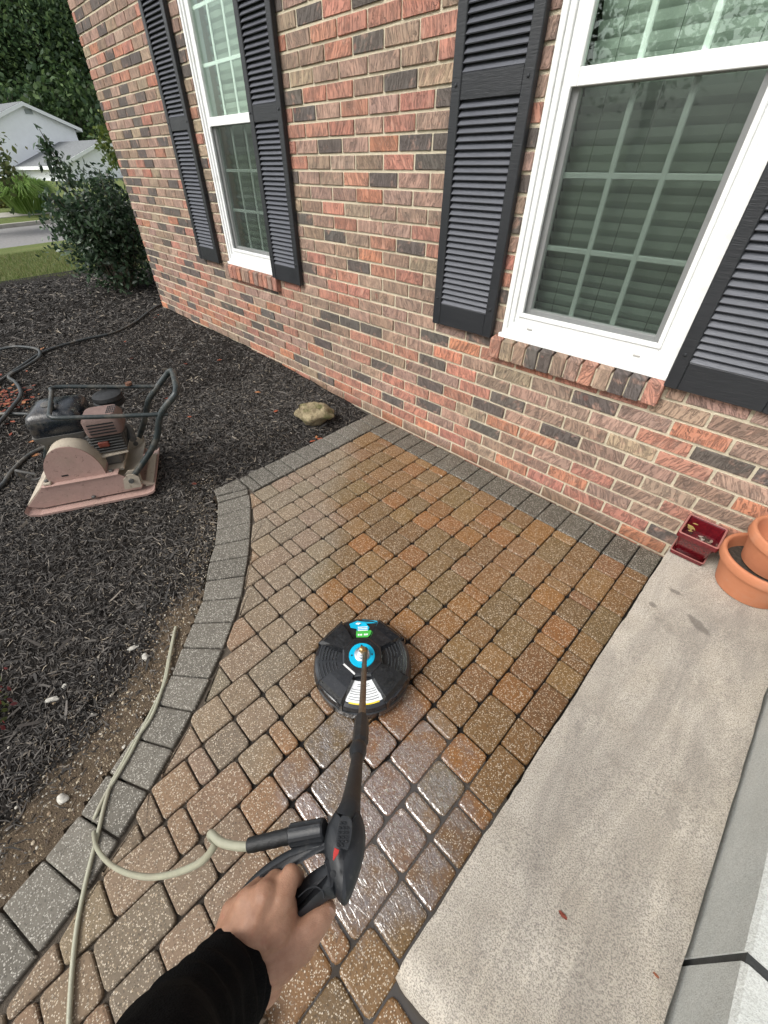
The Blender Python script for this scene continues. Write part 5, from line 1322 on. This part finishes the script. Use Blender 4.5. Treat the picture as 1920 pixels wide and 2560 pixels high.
# tall ornamental grass across the street
gp = cam_az(78, 520, 31); gp.z = prof(gp.x+.09*gp.y)-.02; og = thing('ornamental_grass', 'big rounded clump of tall ornamental grass across the street', 'grass clump', gp)
n = 5200; vs, fs, cs_ = [], [], []
side = Vector((.19, .98, 0))
for i in range(n):
    a = random.uniform(0, 2*PI); r0 = random.random()**.5*.75; b0 = gp+Vector((math.cos(a)*r0, math.sin(a)*r0, 0)); L_ = random.uniform(1.2, 1.95); out_ = (r0/.75)*random.uniform(.4, 1.25)
    dv = Vector((math.cos(a), math.sin(a), 0)); m1 = b0+dv*out_*.5+Vector((0, 0, L_*(.80-.15*out_))); e = b0+dv*out_*1.2+Vector((random.gauss(0, .1), random.gauss(0, .1), L_*(1.0-.42*out_)*random.uniform(.8, 1.0))); w_ = dv.cross(Vector((0, 0, 1)))*.016
    i0 = len(vs); vs += [b0-w_, b0+w_, m1-w_, m1+w_, e]; fs += [(i0, i0+1, i0+3, i0+2), (i0+2, i0+3, i0+4)]
    c = random.choice(((.16, .29, .05, 1), (.24, .38, .09, 1), (.11, .2, .04, 1), (.30, .42, .13, 1))); cs_ += [c, c]
k = MB(); k.v, k.f, k.c = [tuple(v) for v in vs], fs, cs_; part('blades', k, M['grass'], og, fix=False)
def shrub(px, py, dist, rad, n, size, cols, name, lab, cat='shrub'):
    c = cam_az(px, py, dist); z0 = prof(c.x+.09*c.y); c.z = z0+rad[2]*.9; t_ = thing(name, lab, cat, (c.x, c.y, z0))
    pts = clumps((c.x, c.y, c.z), rad, n, 14, rad[0]*.16, .5); leaf_cloud('leaves', pts, size, cols, M['farleaf'], t_)
    k = MB(); k.tube([(c.x, c.y, z0-.05), (c.x, c.y, c.z)], .04, 6); part('stem', k, M['bark'], t_); return t_
shrub(-14, 480, 34, (.75, .75, .8), 90, .09, [(.20, .20, .035), (.14, .17, .035), (.26, .22, .04)], 'golden_shrub', 'yellow-green rounded shrub left of the ornamental grass')
def tree(loc, h, rad, cz, n_cl, per, leafs, cols, name, lab, cat='tree', group=None, trunk_r=.22, shell=.35):
    t_ = thing(name, lab, cat, loc, group); loc = Vector(loc); k = MB()
    k.tube(bez([loc-Vector((0, 0, .2)), loc+Vector((.1, .1, h*.3)), loc+Vector((-.1, .15, h*.62)), loc+Vector((.05, 0, h*.86))], 5), [trunk_r*(1-.82*i/15) for i in range(16)], 9)
    for i in range(14):
        a = random.uniform(0, 2*PI); z0 = h*random.uniform(.28, .7); p0 = loc+Vector((0, 0, z0)); l_ = rad[0]*random.uniform(.5, .95); p2 = p0+Vector((math.cos(a)*l_, math.sin(a)*l_, l_*random.uniform(.25, .7))); k.tube(bez([p0, p0.lerp(p2, .5)+Vector((0, 0, -.05*l_)), p2], 4), [trunk_r*.35*(1-.8*j/8) for j in range(9)], 6)
    part('trunk', k, M['bark'], t_, True)
    pts = clumps((loc.x, loc.y, loc.z+cz), rad, n_cl, per, rad[0]*.13, shell); leaf_cloud('crown', pts, leafs, cols, M['farleaf'], t_, .55); return t_
DG = [(.062, .11, .050), (.095, .16, .065), (.045, .082, .040), (.14, .21, .08)]; MG = [(.060, .11, .036), (.09, .15, .05), (.04, .075, .028)]
for i, (px, dist, h, r_, lab) in enumerate([(-60, 92, 24, 9, 'tall dark tree standing behind the far left of the white house'), (30, 86, 25, 8.5, 'tall dark green tree directly behind the white house roof'), (120, 92, 27, 9, 'broad dark tree behind the right slope of the white roof'), (200, 84, 23, 8, 'dark tree rising just left of the brick wall edge'), (290, 90, 26, 9, 'dark tree mostly hidden behind the brick wall corner')]):
    c = cam_az(px, 420, dist); z0 = prof(c.x+.09*c.y); tree((c.x, c.y, z0), h, (r_, r_, h*.46), h*.52, 620, 26, .25, DG if i % 2 else DG+MG[:1], 'background_tree', lab, 'tree', 'tall trees behind the white house', .4)
for i, (px, dist, h, r_) in enumerate([(75, 74, 9, 4.5), (235, 76, 10, 5)]):
    c = cam_az(px, 420, dist); z0 = prof(c.x+.09*c.y); tree((c.x, c.y, z0), h, (r_, r_, h*.48), h*.5, 140, 18, .34, DG+MG, 'understorey_tree', ['lower bushy tree filling the gap behind the white house', 'lower bushy tree behind the garage roof near the brick wall'][i], 'tree', 'lower trees behind the white house', .15)
c = cam_az(258, 345, 24); tree((c.x+.4, c.y+.5, prof(c.x)), 3.6, (1.1, 1.1, 1.0), 2.7, 60, 16, .10, [(.10, .14, .03), (.14, .17, .04), (.06, .10, .025)], 'young_tree', 'slender yellow-green young tree half hidden by the brick corner', 'tree', None, .05)
c = cam_az(-118, 370, 26); tree((c.x, c.y, prof(c.x)), 4.2, (1.75, 1.75, 1.35), 2.35, 120, 18, .12, [(.09, .13, .035), (.13, .16, .05), (.055, .09, .028), (.20, .20, .09)], 'yard_tree', 'leafy branch ends of a small tree at the left edge', 'tree', None, .08)
for i, (x, y, h, r_) in enumerate([(-5.5, -13.5, 9.5, 3.6), (4.2, -15, 10.5, 4.0), (-13.5, -16, 9, 3.8), (.5, -24, 12, 4.5)]):
    tree((x, y, -.1), h, (r_, r_, h*.36), h*.62, 300, 36, .085, MG, 'yard_tree', ['front yard tree seen as the left reflection in the near window', 'front yard tree seen as the right reflection in the near window', 'front yard tree reflected in the far window', 'distant front yard tree reflected low in the near window'][i], 'tree', 'front yard trees seen only in the window glass', .18)
# white house across the street
def on_plane(x, y, c, nrm): d = Vector(ray(x, y)); o_ = Vector((0, -D, HC)); return o_+d*((c-o_).dot(nrm)/d.dot(nrm))
b_ = Vector((ray(110, 420)[0], ray(110, 420)[1], 0)).normalized(); r2_ = Vector((-b_.y, b_.x, 0)); r2_ = r2_ if r2_.dot(Vector((0, 1, 0))) > 0 else -r2_
nrm = (-b_*math.cos(.50)+r2_*math.sin(.50)).normalized(); tang = Vector((-nrm.y, nrm.x, 0)); tang = tang if tang.dot(r2_) > 0 else -tang
C0 = Vector((0, -D, HC))+b_*64; C0.z = 0
pk, er = on_plane(52, 262, C0, nrm), on_plane(186, 322, C0, nrm)
M['siding'] = plain('white_siding', (.88, .90, .94), .6, nz=.04, nscale=2); M['trimw'] = plain('white_trim', (.80, .82, .84), .5); M['shingle2'] = plain('grey_shingle', (.17, .18, .185), .95, nz=.25, nscale=6); M['farglass'] = plain('far_glass', (.03, .04, .05), .15)
hs_ = thing('white_house', 'white two storey house with a low garage wing across the street', 'house', (pk.x, pk.y, -.2))
half = (er-pk).dot(tang); ez, pzv = er.z, pk.z; zb_ = -.6; base = Vector((pk.x, pk.y, 0)); depth_ = 12
def HW(u, v, z): p = base+tang*u-nrm*v; return Vector((p.x, p.y, z))
k = MB(); f5 = lambda v: [HW(-half, v, zb_), HW(half, v, zb_), HW(half, v, ez), HW(0, v, pzv), HW(-half, v, ez)]
k.add(f5(0)+f5(depth_), [(0,1,2,3,4), (9,8,7,6,5), (0,5,6,1), (1,6,7,2), (4,9,5,0)]); part('wall', k, M['siding'], hs_)
k = MB(); sl_ = (pzv-ez)/half
for sg in (-1, 1):
    a, b = HW(0, -.35, pzv+.12), HW(sg*(half+.55), -.35, ez-.55*sl_+.12); c_, d_ = HW(sg*(half+.55), depth_+.3, ez-.55*sl_+.12), HW(0, depth_+.3, pzv+.12); up_ = Vector((0, 0, .12))
    k.add([a, b, c_, d_, a+up_, b+up_, c_+up_, d_+up_], [(0,1,2,3), (4,5,6,7), (0,1,5,4), (1,2,6,5), (2,3,7,6), (3,0,4,7)])
part('roof', k, M['shingle2'], hs_)
k = MB()
for sg in (-1, 1):
    a, b = HW(0, -.37, pzv+.22), HW(sg*(half+.57), -.37, ez-.57*sl_+.22); dn = Vector((0, 0, -.30)); ww = -nrm*.05*-1
    k.add([a, b, b+dn, a+dn, a+nrm*.04, b+nrm*.04, b+dn+nrm*.04, a+dn+nrm*.04], [(0,1,2,3), (4,5,6,7), (0,1,5,4), (1,2,6,5), (2,3,7,6), (3,0,4,7)])
e0, e1_ = HW(half+.55, -.37, ez-.55*sl_+.22), HW(half+.55, depth_, ez-.55*sl_+.22); k.prism([e0, e1_, e1_+Vector((0, 0, -.28)), e0+Vector((0, 0, -.28))], tang*.05); k.prism([HW(half, -.3, ez-.50*sl_), HW(half+.55, -.3, ez-.50*sl_-.02), HW(half+.55, depth_, ez-.50*sl_-.02), HW(half, depth_, ez-.50*sl_)], (0, 0, .04))
part('fascia', k, M['trimw'], hs_)
v0, v1 = on_plane(57, 264, C0, nrm), on_plane(66, 285, C0, nrm); k = MB(); u0, u1 = (v0-base).dot(tang), (v1-base).dot(tang)
k.prism([HW(u0-.05, -.02, v0.z-.25), HW(u0+.65, -.02, v0.z-.25), HW(u0+.65, -.02, v1.z), HW(u0-.05, -.02, v1.z)], nrm*.05); part('gable_vent', k, plain('vent', (.30, .33, .34), .7), hs_)
C1 = C0+nrm*7; gk, gl = on_plane(252, 356, C1, nrm), on_plane(152, 414, C1, nrm)
wc = (gk-base).dot(tang); wh = abs((gk-gl).dot(tang)); wz, wp = gl.z, gk.z
wg = thing_part('garage_wing', hs_)
k = MB(); f5 = lambda v: [HW(wc-wh, v, zb_), HW(wc+wh, v, zb_), HW(wc+wh, v, wz), HW(wc, v, wp), HW(wc-wh, v, wz)]
k.add(f5(-7)+f5(0), [(0,1,2,3,4), (9,8,7,6,5), (0,5,6,1), (1,6,7,2), (4,9,5,0)]); part('wall', k, M['siding'], wg)
k = MB(); sl2 = (wp-wz)/wh
for sg in (-1, 1):
    a, b = HW(wc, -7.4, wp+.1), HW(wc+sg*(wh+.6), -7.4, wz-.6*sl2+.1); c_, d_ = HW(wc+sg*(wh+.6), .3, wz-.6*sl2+.1), HW(wc, .3, wp+.1); up_ = Vector((0, 0, .12))
    k.add([a, b, c_, d_, a+up_, b+up_, c_+up_, d_+up_], [(0,1,2,3), (4,5,6,7), (0,1,5,4), (1,2,6,5), (2,3,7,6), (3,0,4,7)])
part('roof', k, M['shingle2'], wg)
k = MB()
for sg in (-1, 1):
    a, b = HW(wc, -7.42, wp+.2), HW(wc+sg*(wh+.62), -7.42, wz-.62*sl2+.2); dn = Vector((0, 0, -.28)); k.prism([a, b, b+dn, a+dn], nrm*.05)
a, b = HW(wc-wh-.62, -7.4, wz-.62*sl2+.2), HW(wc-wh-.62, .2, wz-.62*sl2+.2); k.prism([a, b, b+Vector((0, 0, -.26)), a+Vector((0, 0, -.26))], -tang*.05); part('fascia', k, M['trimw'], wg)
k = MB(); 
for v in (-5.6,): k.prism([HW(wc-wh-.03, v, .3), HW(wc-wh-.03, v+1.0, .3), HW(wc-wh-.03, v+1.0, wz-.75), HW(wc-wh-.03, v, wz-.75)], -tang*.05)
part('side_window', k, M['farglass'], wg)
